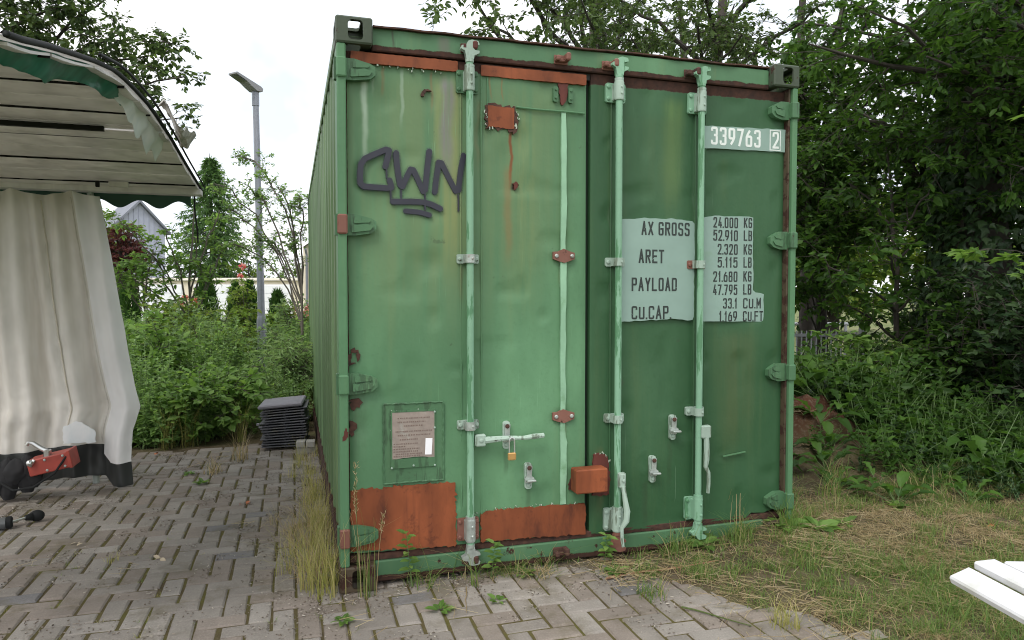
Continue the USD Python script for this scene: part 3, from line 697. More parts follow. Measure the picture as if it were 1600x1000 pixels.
# ---------------------------------------------------------------- lettering: narrow stencil sans drawn as strokes
def chaikin(p, closed, n=3):
    p = np.array(p, float)
    for _ in range(n):
        q = np.roll(p, -1, 0) if closed else p[1:]
        a = p if closed else p[:-1]
        r = np.empty((2 * len(a), 2)); r[0::2] = 0.75 * a + 0.25 * q; r[1::2] = 0.25 * a + 0.75 * q
        p = r if closed else np.vstack([p[:1], r, p[-1:]])
    return p
RING = [(0, .25), (0, .75), (0, 1), (.5, 1), (1, 1), (1, .75), (1, .25), (1, 0), (.5, 0), (0, 0)]
def lift(k, a, b): return [(x, a + y * (b - a)) for x, y in k]
S_, C_, O_ = 's', 'c', 'o'                                      # sharp, curved, closed curve
GL = {
 '0': [(O_, RING)], 'O': [(O_, RING)], '1': [(S_, [(.15, .78), (.62, 1), (.62, 0)])],
 '2': [(C_, [(0, .74), (0, 1), (.5, 1), (1, 1), (1, .72), (.95, .55), (0, 0)]), (S_, [(0, 0), (1, 0)])],
 '3': [(C_, [(0, .8), (0, 1), (.5, 1), (1, 1), (1, .77), (1, .54), (.4, .54)]), (C_, [(.4, .54), (1, .54), (1, .27), (1, 0), (.5, 0), (0, 0), (0, .22)])],
 '4': [(S_, [(.78, 0), (.78, .5)]), (S_, [(.55, 1), (0, .22), (1, .22)])],
 '5': [(S_, [(.95, 1), (.1, 1), (.05, .55)]), (C_, [(.05, .55), (.3, .67), (1, .70), (1, .34), (1, 0), (.5, 0), (0, 0), (0, .2)])],
 '6': [(O_, lift(RING, 0, .6)), (C_, [(0, .3), (0, .62), (.7, 1)])], '7': [(S_, [(0, 1), (1, 1), (.3, 0)])],
 '8': [(O_, lift(RING, 0, .54)), (O_, lift([(.06 + .88 * x, y) for x, y in RING], .54, 1))], '9': [(O_, lift(RING, .4, 1)), (C_, [(1, .7), (1, .38), (.3, 0)])],
 'A': [(S_, [(0, 0), (.5, 1), (1, 0)]), (S_, [(.2, .3), (.8, .3)])], 'X': [(S_, [(0, 0), (1, 1)]), (S_, [(0, 1), (1, 0)])],
 'G': [(C_, [(1, .75), (1, 1), (.5, 1), (0, 1), (0, .75), (0, .25), (0, 0), (.5, 0), (1, 0), (1, .25)]), (S_, [(1, .2), (1, .48), (.55, .48)])],
 'R': [(S_, [(0, 0), (0, 1)]), (C_, [(0, 1), (.6, 1), (1, 1), (1, .77), (1, .52), (.6, .52), (0, .52)]), (S_, [(.5, .52), (1, 0)])],
 'S': [(C_, [(1, .78), (1, 1), (.5, 1), (0, 1), (0, .76), (0, .55), (.5, .52), (1, .48), (1, .25), (1, 0), (.5, 0), (0, 0), (0, .22)])],
 'E': [(S_, [(1, 1), (0, 1), (0, 0), (1, 0)]), (S_, [(0, .52), (.85, .52)])], 'T': [(S_, [(0, 1), (1, 1)]), (S_, [(.5, 1), (.5, 0)])],
 'P': [(S_, [(0, 0), (0, 1)]), (C_, [(0, 1), (.6, 1), (1, 1), (1, .75), (1, .48), (.6, .48), (0, .48)])], 'Y': [(S_, [(0, 1), (.5, .45), (1, 1)]), (S_, [(.5, .45), (.5, 0)])],
 'L': [(S_, [(0, 1), (0, 0), (.95, 0)])], 'D': [(S_, [(0, 0), (0, 1)]), (C_, [(0, 1), (.5, 1), (1, 1), (1, .75), (1, .25), (1, 0), (.5, 0), (0, 0)])],
 'C': [(C_, [(1, .75), (1, 1), (.5, 1), (0, 1), (0, .75), (0, .25), (0, 0), (.5, 0), (1, 0), (1, .25)])], 'U': [(C_, [(0, 1), (0, .25), (0, 0), (.5, 0), (1, 0), (1, .25), (1, 1)])],
 'K': [(S_, [(0, 0), (0, 1)]), (S_, [(1, 1), (.05, .4)]), (S_, [(.35, .58), (1, 0)])], 'M': [(S_, [(0, 0), (0, 1), (.5, .35), (1, 1), (1, 0)])],
 'B': [(S_, [(0, 0), (0, 1)]), (C_, [(0, 1), (.6, 1), (.95, 1), (.95, .77), (.95, .53), (.6, .53), (0, .53)]), (C_, [(0, .53), (.6, .53), (1, .53), (1, .27), (1, 0), (.6, 0), (0, 0)])],
 'F': [(S_, [(1, 1), (0, 1), (0, 0)]), (S_, [(0, .52), (.85, .52)])]}
def lettering(text, x0, x1, z0, h, y, wear=0, t=0.0007):
    """Text between x0 and x1, capitals h tall, painted on the door."""
    sw = 0.135 * h
    units = sum({'.': 0.34, ' ': 0.55, '1': 0.75}.get(c, 1.0) for c in text)
    u = (x1 - x0) / units
    x, out = x0, []
    r = np.random.default_rng(len(text) * 7 + int(z0 * 100))
    for c in text:
        adv = {'.': 0.34, ' ': 0.55, '1': 0.75}.get(c, 1.0) * u
        if c == '.':
            out.append(sbox(x + adv / 2 - sw * 0.5, z0, x + adv / 2 + sw * 0.5, z0 + sw))
        elif c != ' ':
            gap = 0.11 * u
            a, b = x + gap + sw / 2, x + adv - gap - sw / 2
            for kind, pts in GL[c]:
                p = np.array(pts, float)
                if kind == C_: p = chaikin(p, False)
                if kind == O_: p = chaikin(p, True); p = np.vstack([p, p[:1]])
                p = np.stack([a + p[:, 0] * (b - a), z0 + sw / 2 + p[:, 1] * (h - sw)], 1)
                out.append(LineString(p).buffer(sw / 2, cap_style='square' if kind == S_ else 'flat', join_style='mitre', mitre_limit=1.6))
        x += adv
    s = shapely.union_all(out)
    for _ in range(wear):                                        # scratches and lost flakes
        i = r.uniform(0, 1, 2)
        s = s.difference(affinity.rotate(sbox(x0 + i[0] * (x1 - x0), z0 + i[1] * h, x0 + i[0] * (x1 - x0) + r.uniform(0.003, 0.012), z0 + i[1] * h + r.uniform(0.001, 0.004)), r.uniform(0, 180)))
    return front_poly(s, y, y - t)
def panel(pts, seed): return front_poly(rough_poly(pts, np.random.default_rng(seed), 0.0012, 0.03), F0 + 0.012, F0 - 0.0015)
obj('pale_panel', panel([(1.398, 1.218), (1.60, 1.226), (1.72, 1.232), (1.79, 1.222), (1.832, 1.222), (1.832, 1.744), (1.76, 1.745), (1.70, 1.752), (1.52, 1.75), (1.50, 1.745), (1.398, 1.743)], 51), M_panelmint, DR, 'pale green rectangle behind the black words')
obj('pale_panel', panel([(1.868, 1.216), (2.262, 1.212), (2.263, 1.366), (2.194, 1.369), (2.188, 1.778), (1.94, 1.776), (1.90, 1.768), (1.868, 1.760)], 52), M_panelmint, DR, 'pale green stepped panel behind the black numbers')
obj('pale_panel', panel([(1.868, 2.128), (2.389, 2.136), (2.387, 2.258), (1.868, 2.243)], 53), M_panelmint, DR, 'pale green strip behind the white number')
FY = F0 - 0.0017
for i, (t, x0, x1, z0, h, w) in enumerate([('AX GROSS', 1.518, 1.806, 1.664, 0.069, 6), ('ARET', 1.503, 1.657, 1.520, 0.070, 3), ('PAYLOAD', 1.464, 1.733, 1.376, 0.069, 3), ('CU.CAP.', 1.464, 1.70, 1.231, 0.068, 3),
        ('24.000', 1.940, 2.098, 1.713, 0.056, 2), ('52.910', 1.940, 2.098, 1.644, 0.058, 2), ('2.320', 1.968, 2.098, 1.571, 0.057, 2), ('5.115', 1.968, 2.098, 1.502, 0.056, 5), ('21.680', 1.942, 2.098, 1.426, 0.056, 2), ('47.795', 1.942, 2.098, 1.356, 0.056, 2), ('33.1', 2.004, 2.098, 1.283, 0.056, 2), ('1.169', 1.980, 2.098, 1.214, 0.055, 2),
        ('KG', 2.128, 2.186, 1.717, 0.054, 1), ('LB', 2.128, 2.186, 1.647, 0.056, 3), ('KG', 2.128, 2.186, 1.573, 0.056, 2), ('LB', 2.128, 2.186, 1.503, 0.056, 5), ('KG', 2.128, 2.186, 1.428, 0.056, 1), ('LB', 2.128, 2.186, 1.358, 0.056, 1), ('CU.M', 2.128, 2.248, 1.283, 0.056, 2), ('CU.FT', 2.128, 2.262, 1.214, 0.055, 9)]):
    obj('lettering', lettering(t, x0, x1, z0, h, FY, w), M_black, DR)
obj('lettering', lettering('339763', 1.918, 2.236, 2.149, 0.094, FY, 5), M_white, DR)
obj('lettering', [lettering('2', 2.300, 2.352, 2.150, 0.090, FY, 1), front_poly(sbox(2.288, 2.139, 2.358, 2.250).difference(sbox(2.293, 2.144, 2.353, 2.245)), FY, FY - 0.0007)], M_white, DR, 'boxed white check digit')

# sprayed tag
tagp = []
for k, (p, w) in enumerate([([(0.221, 1.945), (0.232, 1.985), (0.241, 2.030), (0.175, 2.000), (0.113, 1.967), (0.106, 1.90), (0.108, 1.850), (0.17, 1.848), (0.247, 1.846), (0.247, 1.86), (0.240, 1.882)], .026),
        ([(0.271, 2.009), (0.276, 1.93), (0.292, 1.842), (0.318, 1.90), (0.343, 1.950), (0.372, 1.89), (0.403, 1.822), (0.412, 1.92), (0.425, 2.025)], .026),
        ([(0.450, 1.838), (0.460, 1.92), (0.472, 1.996), (0.515, 1.91), (0.562, 1.825), (0.572, 1.93), (0.588, 2.015)], .0255),
        ([(0.255, 1.786), (0.377, 1.791), (0.43, 1.782), (0.476, 1.761)], .026), ([(0.314, 1.745), (0.376, 1.742), (0.424, 1.730)], .023)]):
    tagp.append(LineString(chaikin(p, False, 1)).buffer(w / 2))
for x, z0, z1 in ((0.226, 1.895, 1.935), (0.245, 1.795, 1.85), (0.292, 1.80, 1.84), (0.404, 1.755, 1.83), (0.562, 1.755, 1.83)):
    tagp.append(LineString([(x, z1), (x + 0.001, z0)]).buffer(0.003)); tagp.append(shapely.Point(x + 0.001, z0).buffer(0.004))
g = Graph()
al = g.step(g.noise(g.pos(), 420.0, 2.0, 0.6), 0.50, 0.62)
fog = g.done('spray_overspray', g('mix_closure', 'closure', fac=g.math('multiply', al, 0.35), closure1=g('transparent_bsdf', 'BSDF'), closure2=g('diffuse_bsdf', 'BSDF', color=(0.03, 0.03, 0.045))))
obj('overspray', front_poly(shapely.union_all(tagp).buffer(0.007), F0 - 0.0001, F0 - 0.0004), fog, DL, 'fine sprayed mist round the letters')
obj('sprayed_tag', front_poly(shapely.union_all(tagp), F0 + 0.012, F0 - 0.0008), M_spray, DL, 'dark blue grey sprayed letters CWN, twice underlined')

# padlock: hangs from the handle of the left door
pk = thing('padlock', 'small brass padlock hanging from the handle on the left container door', 'padlock', (0.806, -0.018, 0.600))
a = np.linspace(0, np.pi, 10)
obj('shackle', tube(np.vstack([[(0.013, 0, 0)], np.stack([0.013 * np.cos(a), 0 * a, 0.058 + 0.014 * np.sin(a)], 1), [(-0.013, 0, 0)]]), 0.0036, 8), M_steel, pk, smooth=40)
obj('lock_body', bx(-0.020, 0.020, -0.008, 0.008, -0.036, 0.0, 0.004), M_brass, pk)
# ------------------------------------------------------------------ ground
def smooth(v, a, b):
    t = np.clip((v - a) / (b - a), 0, 1)
    return t * t * (3 - 2 * t)
def grass_amount(x, y):
    """0 on the bare pavers, 1 where soil and grass cover the ground."""
    p = np.stack([x * 2.2, y * 2.2, np.zeros_like(x)], -1)
    n = (meshkit.fbm(p, 3, 4) - 0.5)
    xb = np.interp(y, [-1.6, -1.0, -0.72, -0.35, -0.1, 0.1], [1.62, 1.58, 1.60, 1.48, 1.20, 0.95])
    right = smooth(x - xb + 0.75 * n, -0.06, 0.16)
    back = smooth(y - (3.42 + 0.12 * (x + 1.5)) + 0.7 * n, -0.1, 0.25) * (x < 0.3)
    side = smooth(x + 0.20 + 0.45 * n, -0.08, 0.1) * smooth(y + 0.25 + 0.3 * n, -0.1, 0.25) * (x < 0.4)
    front = smooth(y + 0.10 - 0.06 * smooth(x, 0.6, 1.2) + 0.55 * n, -0.04, 0.09) * (x > -0.1)
    left = smooth(-x - 3.6 + 0.5 * n, -0.1, 0.2)
    return np.maximum.reduce([right, back, side * 0.8, front * 0.8, left])
def ground_z(x, y):
    x, y = np.asarray(x, float), np.asarray(y, float)
    a = grass_amount(x, y)
    n = meshkit.fbm(np.stack([x * 6, y * 6, 0 * x], -1), 3, 8) - 0.5
    n2 = meshkit.fbm(np.stack([x * 0.8, y * 0.8, 0 * x], -1), 2, 3) - 0.5
    far = smooth(np.hypot(x - 1, y), 3, 8)
    z = -0.045 + a * (0.050 + 0.028 * n + far * 0.10 * n2)
    d = np.hypot((x - 3.65) / 0.85, (y - 1.95) / 1.1)             # heap of earth behind the right door
    z = z + 0.42 * np.exp(-d ** 2 * 1.3) * (1 + 1.5 * n)
    z = z + 0.075 * smooth(x, 1.55, 2.3) * smooth(y, -0.9, -0.05) * a
    return z
gx = np.arange(-4.4, 8.6, 0.055); gy = np.arange(-2.2, 9.0, 0.055)
GX, GY = np.meshgrid(gx, gy, indexing='ij')
def groundmat():
    g = Graph(); p = g.pos()
    y = g('separate_xyz', 'y', vector=p); x = g('separate_xyz', 'x', vector=p)
    n = g.noise(p, 2.4, 6.0, 0.65); f = g.noise(p, 45.0, 5.0, 0.7)
    col = g.ramp(n, [(0.3, (0.045, 0.034, 0.022)), (0.5, (0.085, 0.066, 0.038)), (0.62, (0.075, 0.075, 0.030)), (0.8, (0.05, 0.075, 0.022))])
    dx = g.math('subtract', x, 3.75); dy = g.math('subtract', y, 2.1)
    r = g.math('add', g.math('multiply', dx, dx), g.math('multiply', dy, dy))
    heap = g.math('subtract', 1.0, g.step(g.math('add', r, g.math('multiply', n, 0.5)), 0.6, 1.3))
    col = g.mix(heap, col, (0.070, 0.030, 0.017))
    sand = g.math('multiply', g.math('subtract', 1.0, g.step(y, 0.05, 0.4)), g.math('subtract', 1.0, g.step(x, 0.7, 1.5)))
    col = g.mix(g.math('multiply', sand, 0.8), col, (0.135, 0.118, 0.095))
    col = g.mix(g.math('multiply', g.step(f, 0.45, 0.7), 0.5), col, (0.17, 0.145, 0.105))
    nrm = g('bump', 'normal', height=f, strength=0.7, distance=0.012)
    return g.done('soil_and_moss', g('principled_bsdf', 'BSDF', base_color=col, roughness=0.95, specular_ior_level=0.15, normal=nrm))
M_soil = groundmat()
gr = obj('ground', surf(np.stack([GX, GY, ground_z(GX, GY)], -1)), M_soil, None, 'soil with moss and dry grass around the paving', kind='structure', smooth=True)
def meadowmat():
    g = Graph(); p = g.pos()
    n = g.noise(p, 0.25, 6.0, 0.6); f = g.noise(p, 6.0, 6.0, 0.7)
    col = g.ramp(n, [(0.3, (0.11, 0.135, 0.05)), (0.55, (0.16, 0.17, 0.075)), (0.8, (0.22, 0.20, 0.11))])
    col = g.mix(g.math('multiply', g.step(f, 0.4, 0.7), 0.4), col, (0.07, 0.11, 0.02))
    return g.done('meadow', g('principled_bsdf', 'BSDF', base_color=col, roughness=0.95, specular_ior_level=0.1))
M_meadow = meadowmat()
k = 41
tx = np.concatenate([-np.geomspace(160, 4.0, k), np.linspace(-3.5, 8, 8), np.geomspace(8.6, 160, k)])
ty = np.concatenate([-np.geomspace(120, 2.0, k), np.linspace(-1.5, 8, 8), np.geomspace(8.8, 190, k)])
TX, TY = np.meshgrid(tx, ty, indexing='ij')
inside = (TX > -4.6) & (TX < 8.8) & (TY > -2.4) & (TY < 9.2)
TZ = np.where(inside, -0.30, -0.04 + 0.25 * (meshkit.fbm(np.stack([TX * 0.07, TY * 0.07, 0 * TX], -1), 2) - 0.5) * smooth(np.hypot(TX, TY), 10, 40))
obj('meadow', surf(np.stack([TX, TY, TZ], -1)), M_meadow, None, 'mown meadow and garden ground out to the horizon', kind='structure', smooth=True)

# herringbone paving, every stone its own piece
def paver_mat(name, base, pale):
    g = Graph(); p = g.pos()
    rn = g('object_info', 'random')
    n = g.noise(p, 5.0, 6.0, 0.65); f = g.noise(p, 130.0, 3.0, 0.7); w = g.noise(p, 9.0, 7.0, 0.75)
    b = np.array(base)
    col = g.ramp(n, [(0.3, tuple(b * 0.78)), (0.55, tuple(b)), (0.8, tuple(b * 1.15))])
    col = g.mix(g.math('multiply', rn, 0.35), col, tuple(b * np.array([0.74, 0.72, 0.72])))
    col = g.mix(g.math('multiply', g.step(f, 0.5, 0.72), 0.4), col, tuple(b * 1.5))
    col = g.mix(g.math('multiply', g.step(f, 0.5, 0.3), 0.35), col, tuple(b * 0.55))
    col = g.mix(g.math('multiply', g.step(w, 0.60, 0.72), pale), col, (0.42, 0.40, 0.37))
    m = g.noise(p, 3.1, 6.0, 0.7)
    col = g.mix(g.math('multiply', g.step(m, 0.50, 0.66), 0.62), col, (0.115, 0.098, 0.062))
    st = g.noise(p, 1.1, 5.0, 0.6)
    col = g.mix(g.math('multiply', g.step(st, 0.46, 0.66), 0.4), col, tuple(b * 0.5))
    nrm = g('bump', 'normal', height=g.math('add', f, g.math('multiply', w, 0.8)), strength=0.55, distance=0.004)
    return g.done(name, g('principled_bsdf', 'BSDF', base_color=col, roughness=0.88, specular_ior_level=0.25, normal=nrm))
PM = [paver_mat('paver_grey', (0.238, 0.215, 0.188), 0.45), paver_mat('paver_warm_grey', (0.232, 0.198, 0.168), 0.4), paver_mat('paver_pale', (0.285, 0.260, 0.230), 0.7), paver_mat('paver_dark', (0.175, 0.168, 0.165), 0.2)]
def jointmat():
    g = Graph(); p = g.pos()
    n = g.noise(p, 3.0, 5.0, 0.65); f = g.noise(p, 60.0, 4.0, 0.7)
    col = g.ramp(n, [(0.32, (0.060, 0.046, 0.030)), (0.48, (0.090, 0.074, 0.034)), (0.6, (0.095, 0.088, 0.026)), (0.8, (0.070, 0.080, 0.020))])
    col = g.mix(g.math('multiply', g.step(f, 0.45, 0.7), 0.5), col, (0.12, 0.10, 0.06))
    return g.done('mossy_joints', g('principled_bsdf', 'BSDF', base_color=col, roughness=0.95, specular_ior_level=0.1, normal=g('bump', 'normal', height=f, strength=0.8, distance=0.008)))
pv = thing('paving', 'grey herringbone paving with mossy joints', None, kind='structure')
jx = np.arange(-3.7, 2.3, 0.05); jy = np.arange(-1.8, 3.75, 0.05)
JX, JY = np.meshgrid(jx, jy, indexing='ij')
obj('joint_bed', surf(np.stack([JX, JY, -0.0070 + 0.006 * (meshkit.fbm(np.stack([JX * 9, JY * 9, 0 * JX], -1), 3) - 0.5) - 0.08 * smooth(grass_amount(JX, JY), 0.8, 1.0)], -1)), jointmat(), pv, smooth=True)
prng = np.random.default_rng(3)
stones = []
for i in range(-32, 32):
    for j in range(-22, 40):
        m = (i + j) % 4
        x0, y0 = -0.89 + 0.1 * i, 0.128 + 0.1 * j
        if m == 0: r = (x0, x0 + 0.2, y0, y0 + 0.1)
        elif m == 2: r = (x0, x0 + 0.1, y0, y0 + 0.2)
        else: continue
        cx, cy = (r[0] + r[1]) / 2, (r[2] + r[3]) / 2
        if cx < -3.5 or cx > 2.15 or cy < -1.7 or cy > 3.6 or (cx > 0.12 and cy > 0.14): continue
        if grass_amount(np.array([cx]), np.array([cy]))[0] > 0.93 and cy > 0.15: continue
        d = np.array([cx, cy, 0]) - CAM_POS
        dep = d @ FW
        u, v = 800 + FOCAL_PX * (d @ RT) / max(dep, 0.01), 500 - FOCAL_PX * (d @ UP) / max(dep, 0.01)
        vis = dep > 0.5 and -40 < u < 1640 and v < 1030
        stones.append((0 if vis else 1, dep, r))
stones.sort(key=lambda s: (s[0], s[1]))
def stone(r):
    g_ = prng.uniform(0.0022, 0.0042); gxx = prng.uniform(0.0035, 0.0065)
    x0, x1, y0, y1 = r[0] + gxx, r[1] - gxx, r[2] + g_, r[3] - g_
    cx, cy = (x0 + x1) / 2 + prng.normal(0, 0.0012), (y0 + y1) / 2 + prng.normal(0, 0.0012)
    hx, hy = (x1 - x0) / 2, (y1 - y0) / 2
    a = prng.normal(0, 0.010); ca, sa = math.cos(a), math.sin(a)
    tx_, ty_, z0 = prng.normal(0, 0.012), prng.normal(0, 0.012), prng.normal(0, 0.0016)
    V = []
    for ins, z in ((0.0075, 0.0), (0.0, -0.0075), (0.0, -0.05)):
        for sx, sy in ((-1, -1), (1, -1), (1, 1), (-1, 1)):
            jx_, jy_ = prng.normal(0, 0.0013, 2) if ins else (0, 0)
            lx, ly = sx * (hx - ins) + jx_, sy * (hy - ins) + jy_
            V.append((cx + ca * lx - sa * ly, cy + sa * lx + ca * ly, z + z0 + tx_ * lx + ty_ * ly))
    F = [(0, 1, 2), (0, 2, 3)]
    for o in (0, 4):
        for q in range(4):
            b = (q + 1) % 4
            F += [(o + q, o + 4 + q, o + 4 + b), (o + q, o + 4 + b, o + b)]
    return np.array(V), np.array(F)
for n_, (vis, dep, r) in enumerate(stones[:300]):
    obj('paver', stone(r), PM[prng.choice(4, p=[.44, .32, .21, .03])], pv)
rest = [[], [], []]
for s in stones[300:]:
    rest[prng.choice(3, p=[.45, .33, .22])].append(stone(s[2]))
for k_, ms in enumerate(rest):
    if ms: obj('far_pavers', ms, PM[k_], pv, kind='stuff')

# ------------------------------------------------------------------ market trailer with raised canopy and curtain
M_under = None
M_tarp = None
M_blk = plain('black_frame', (0.012, 0.013, 0.013), 0.75, var=0.2, spec=0.2)
M_vgreen = plain('dark_green_valance', (0.012, 0.060, 0.040), 0.55, var=0.2, scale=5)
def thincloth(name, col, tr, var=0.15, scale=4.0, rough=0.6, dirt=None):
    g = Graph(); p = g.pos()
    n = g.noise(g.stretch(p, (1.6, 1.6, 0.8)), scale, 5.0, 0.6); c = np.array(col)
    cc = g.ramp(n, [(0.25, tuple(c * (1 - var))), (0.75, tuple(np.minimum(c * (1 + var), 0.92)))])
    if dirt is not None:
        z = g('separate_xyz', 'z', vector=p)
        s = g.noise(g.stretch(p, (9, 9, 0.5)), 1.0, 4.0)
        cc = g.mix(g.math('multiply', g.step(s, 0.42, 0.75), 0.6), cc, dirt)
    b = g('principled_bsdf', 'BSDF', base_color=cc, roughness=rough, specular_ior_level=0.35, normal=g('bump', 'normal', height=g.noise(p, 14.0, 4.0), strength=0.25, distance=0.006))
    t = g('translucent_bsdf', 'BSDF', color=cc)
    return g.done(name, g('mix_closure', 'closure', fac=tr, closure1=b, closure2=t))
M_under = thincloth('dirty_white_canopy_panel', (0.76, 0.745, 0.72), 0.35, var=0.16, scale=2.6, rough=0.32, dirt=(0.52, 0.51, 0.48))
M_tarp = thincloth('canopy_skin', (0.72, 0.71, 0.69), 0.5, var=0.1, scale=3)
M_curtain = thincloth('grimy_white_curtain', (0.74, 0.715, 0.67), 0.35, var=0.08, dirt=(0.55, 0.51, 0.43))
M_curtain2 = thincloth('white_curtain_flap', (0.80, 0.79, 0.78), 0.32, var=0.06)
M_greencloth = thincloth('torn_green_cloth', (0.026, 0.185, 0.125), 0.4, var=0.45, scale=9.0, rough=0.4)
M_film = thincloth('torn_white_film', (0.85, 0.90, 0.92), 0.45, var=0.10, scale=10, rough=0.3)
M_hem = plain('black_hem_rubber', (0.022, 0.024, 0.023), 0.5, var=0.25, scale=4)
M_redbox = plain('red_painted_steel', (0.32, 0.048, 0.032), 0.5, var=0.25, scale=12, dirt=(0.16, 0.04, 0.03), dirt_amt=0.2)
M_chrome = plain('bright_steel', (0.62, 0.62, 0.60), 0.22, 0.95, var=0.1)
prof = np.array([(2.52, 2.117), (2.26, 2.134), (1.723, 2.166), (1.14, 2.209), (.718, 2.226), (.475, 2.231), (.194, 2.220), (-.045, 2.205), (-.203, 2.188), (-.476, 2.137), (-.768, 2.072), (-1.002, 2.018), (-1.275, 1.949)])[::-1]
XR, XL = -0.852, -2.75
def pz(y): return np.interp(y, prof[:, 0], prof[:, 1])
tr = thing('market_trailer', 'market sales trailer with arched white canopy, grimy white curtain and green scalloped valance', 'trailer')
trng = np.random.default_rng(5)
bk = [-1.27, -0.93, -0.46, 0.02, 0.32, 0.58, 0.83, 0.925, 1.10, 1.36, 1.63, 1.95, 2.26, 2.42]
for a, b in zip(bk[:-1], bk[1:]):
    ys = np.linspace(a + 0.009, b - 0.009, 5); xs = np.linspace(XL, XR + 0.012, 26)
    P = np.zeros((len(xs), 5, 3)); P[..., 0] = xs[:, None]; P[..., 1] = ys[None]
    sag = 0.006 * np.sin(np.linspace(0, np.pi, 5))[None] + 0.010 * (meshkit.noise(np.stack([xs[:, None] * 2.2 + 0 * ys[None], ys[None] * 3 + 0 * xs[:, None], np.full((len(xs), 5), a)], -1)) - 0.5)
    P[..., 2] = pz(ys)[None] - sag - (0.012 if abs(a - 0.925) < 1e-6 else 0)
    obj('canopy_panel', shell(P, np.array([0, 0, 0.008])), M_under, tr, smooth=30)
for y_ in (-0.93, 0.02, 0.58, 1.10, 1.63, 2.26):
    obj('panel_joint', bx(XL, XR + 0.01, y_ - 0.003, y_ + 0.003, pz(y_) - 0.0085, pz(y_) + 0.002), M_blk, tr)
ys = np.linspace(-1.30, 2.54, 40); xs = np.linspace(XL, XR + 0.012, 20)
P = np.zeros((20, 40, 3)); P[..., 0] = xs[:, None]; P[..., 1] = ys[None]; P[..., 2] = pz(ys)[None] + 0.014
obj('canopy_skin', shell(P, np.array([0, 0, 0.006])), M_tarp, tr, smooth=True)
obj('canopy_strut', bx(XL, -1.10, 0.826, 0.852, pz(0.83) - 0.034, pz(0.83) - 0.010), M_blk, tr, 'dark rail across the canopy underside')
ed = np.array([(XR + 0.02, y, pz(y) + 0.022) for y in np.linspace(-1.29, 2.53, 40)])
obj('edge_frame', tube(ed, 0.009, 8), M_blk, tr, 'black curved edge tube of the canopy', smooth=True)
obj('edge_frame', tube(ed[8:] + np.array([0.020, 0, 0.022]), 0.006, 6), M_blk, tr, 'thin outer cable of the canopy edge', smooth=True)
obj('edge_frame', bx(XL, XR + 0.03, 2.405, 2.52, 2.086, 2.128, 0.004), M_under, tr, 'white lower rail carrying the valance')
# torn green cloth and white film hanging inside the edge
def hanging(y0, y1, depth, x, seed, n=60, m=7):
    ys = np.linspace(y0, y1, n); r = np.random.default_rng(seed)
    dd = depth(ys) * (0.8 + 0.5 * meshkit.fbm(np.stack([ys * 7, ys * 0, ys * 0 + seed], 1), 3))
    v = np.linspace(0, 1, m)
    P = np.zeros((n, m, 3))
    P[..., 1] = ys[:, None]
    P[..., 0] = x - 0.02 - 0.05 * v[None] + 0.03 * (meshkit.fbm(np.stack([ys[:, None] * 6 + 0 * v[None], v[None] * 2 + 0 * ys[:, None], np.full((n, m), seed)], -1), 2) - 0.5)
    P[..., 2] = pz(ys)[:, None] + 0.012 - dd[:, None] * v[None]
    return shell(P, np.array([0.0015, 0, 0]))
obj('green_cloth_edge', hanging(-1.28, 0.28, lambda y: 0.038 + 0.042 * np.exp(-((y + 0.72) / 0.30) ** 2) + 0.030 * np.exp(-((y + 0.1) / 0.22) ** 2), XR + 0.012, 3), M_greencloth, tr, 'torn green cloth strip hanging along the canopy edge', smooth=True)
def scal(y): return 0.05 + 0.05 * np.abs(np.sin((y - 0.2) * 7.0)) * smooth(y, 0.4, 0.9)
obj('white_film_edge', hanging(-0.12, 1.10, lambda y: 0.03 + 0.10 * smooth(y, 0.0, 0.7) * (0.6 + 0.4 * np.abs(np.sin(y * 13))), XR + 0.015, 8), M_film, tr, 'torn white film strip at the canopy edge', smooth=True)
# valance with scallops
vx = np.linspace(XL, -0.905, 400)
sc = 0.052 + 0.028 * np.cos((vx + 1.38) * 2 * np.pi / 0.262)
vp = Polygon(np.vstack([np.stack([vx, np.full_like(vx, 2.093)], 1), np.stack([vx, 2.056 - sc + 0.012], 1)[::-1]]))
obj('valance', front_poly(vp, 2.522, 2.518), M_vgreen, tr, 'dark green scalloped valance')
# curtain
nx, nz = 160, 90
u = np.linspace(0, 1, nx)[:, None]; v = np.linspace(0, 1, nz)[None]
ztop = 2.082
zbot = np.interp(u, [0, 0.4, 0.58, 0.73, 0.80, 0.87, 0.90, 1.0], [0.03, 0.03, 0.05, 0.085, 0.075, 0.07, 0.0, 0.012])
Z = ztop + (zbot - ztop) * v - 0.035 * np.abs(np.sin(u * 11)) * (1 - v) ** 8
XRT = np.interp(Z, [0.0, 0.2, 0.40, 0.56, 0.70, 0.95, 1.45, 2.08], [-1.285, -1.300, -1.285, -1.235, -1.27, -1.315, -1.39, -1.485])
Xc = -2.72 + (XRT + 2.72) * u
fold = 0.035 * np.sin(u * 29 + 2.2 + 0.6 * np.sin(v * 3)) * smooth(v, 0.02, 0.4) + 0.02 * np.sin(u * 63 + 2 * v) + 0.05 * (meshkit.fbm(np.stack([Xc * 2.4, Z * 1.4, 0 * Z], -1), 4) - 0.5) + 0.022 * (meshkit.fbm(np.stack([Xc * 7 + Z * 5, Z * 9 - Xc * 3, 0 * Z + 2], -1), 3) - 0.5) + 0.06 * (meshkit.fbm(np.stack([Xc * 4, Z * 6, 0 * Z + 4], -1), 3) - 0.5) * np.exp(-((Z - 0.55) / 0.18) ** 2)
seam = -0.03 * smooth(u, 0.855, 0.88) * smooth(v, 0.3, 0.8)
Yc = 2.40 + fold + seam - 0.06 * smooth(u, 0.90, 1.0) * smooth(v, 0.2, 0.9)
P = np.stack([Xc, Yc, Z], -1)
kz = int(nz * 0.885)
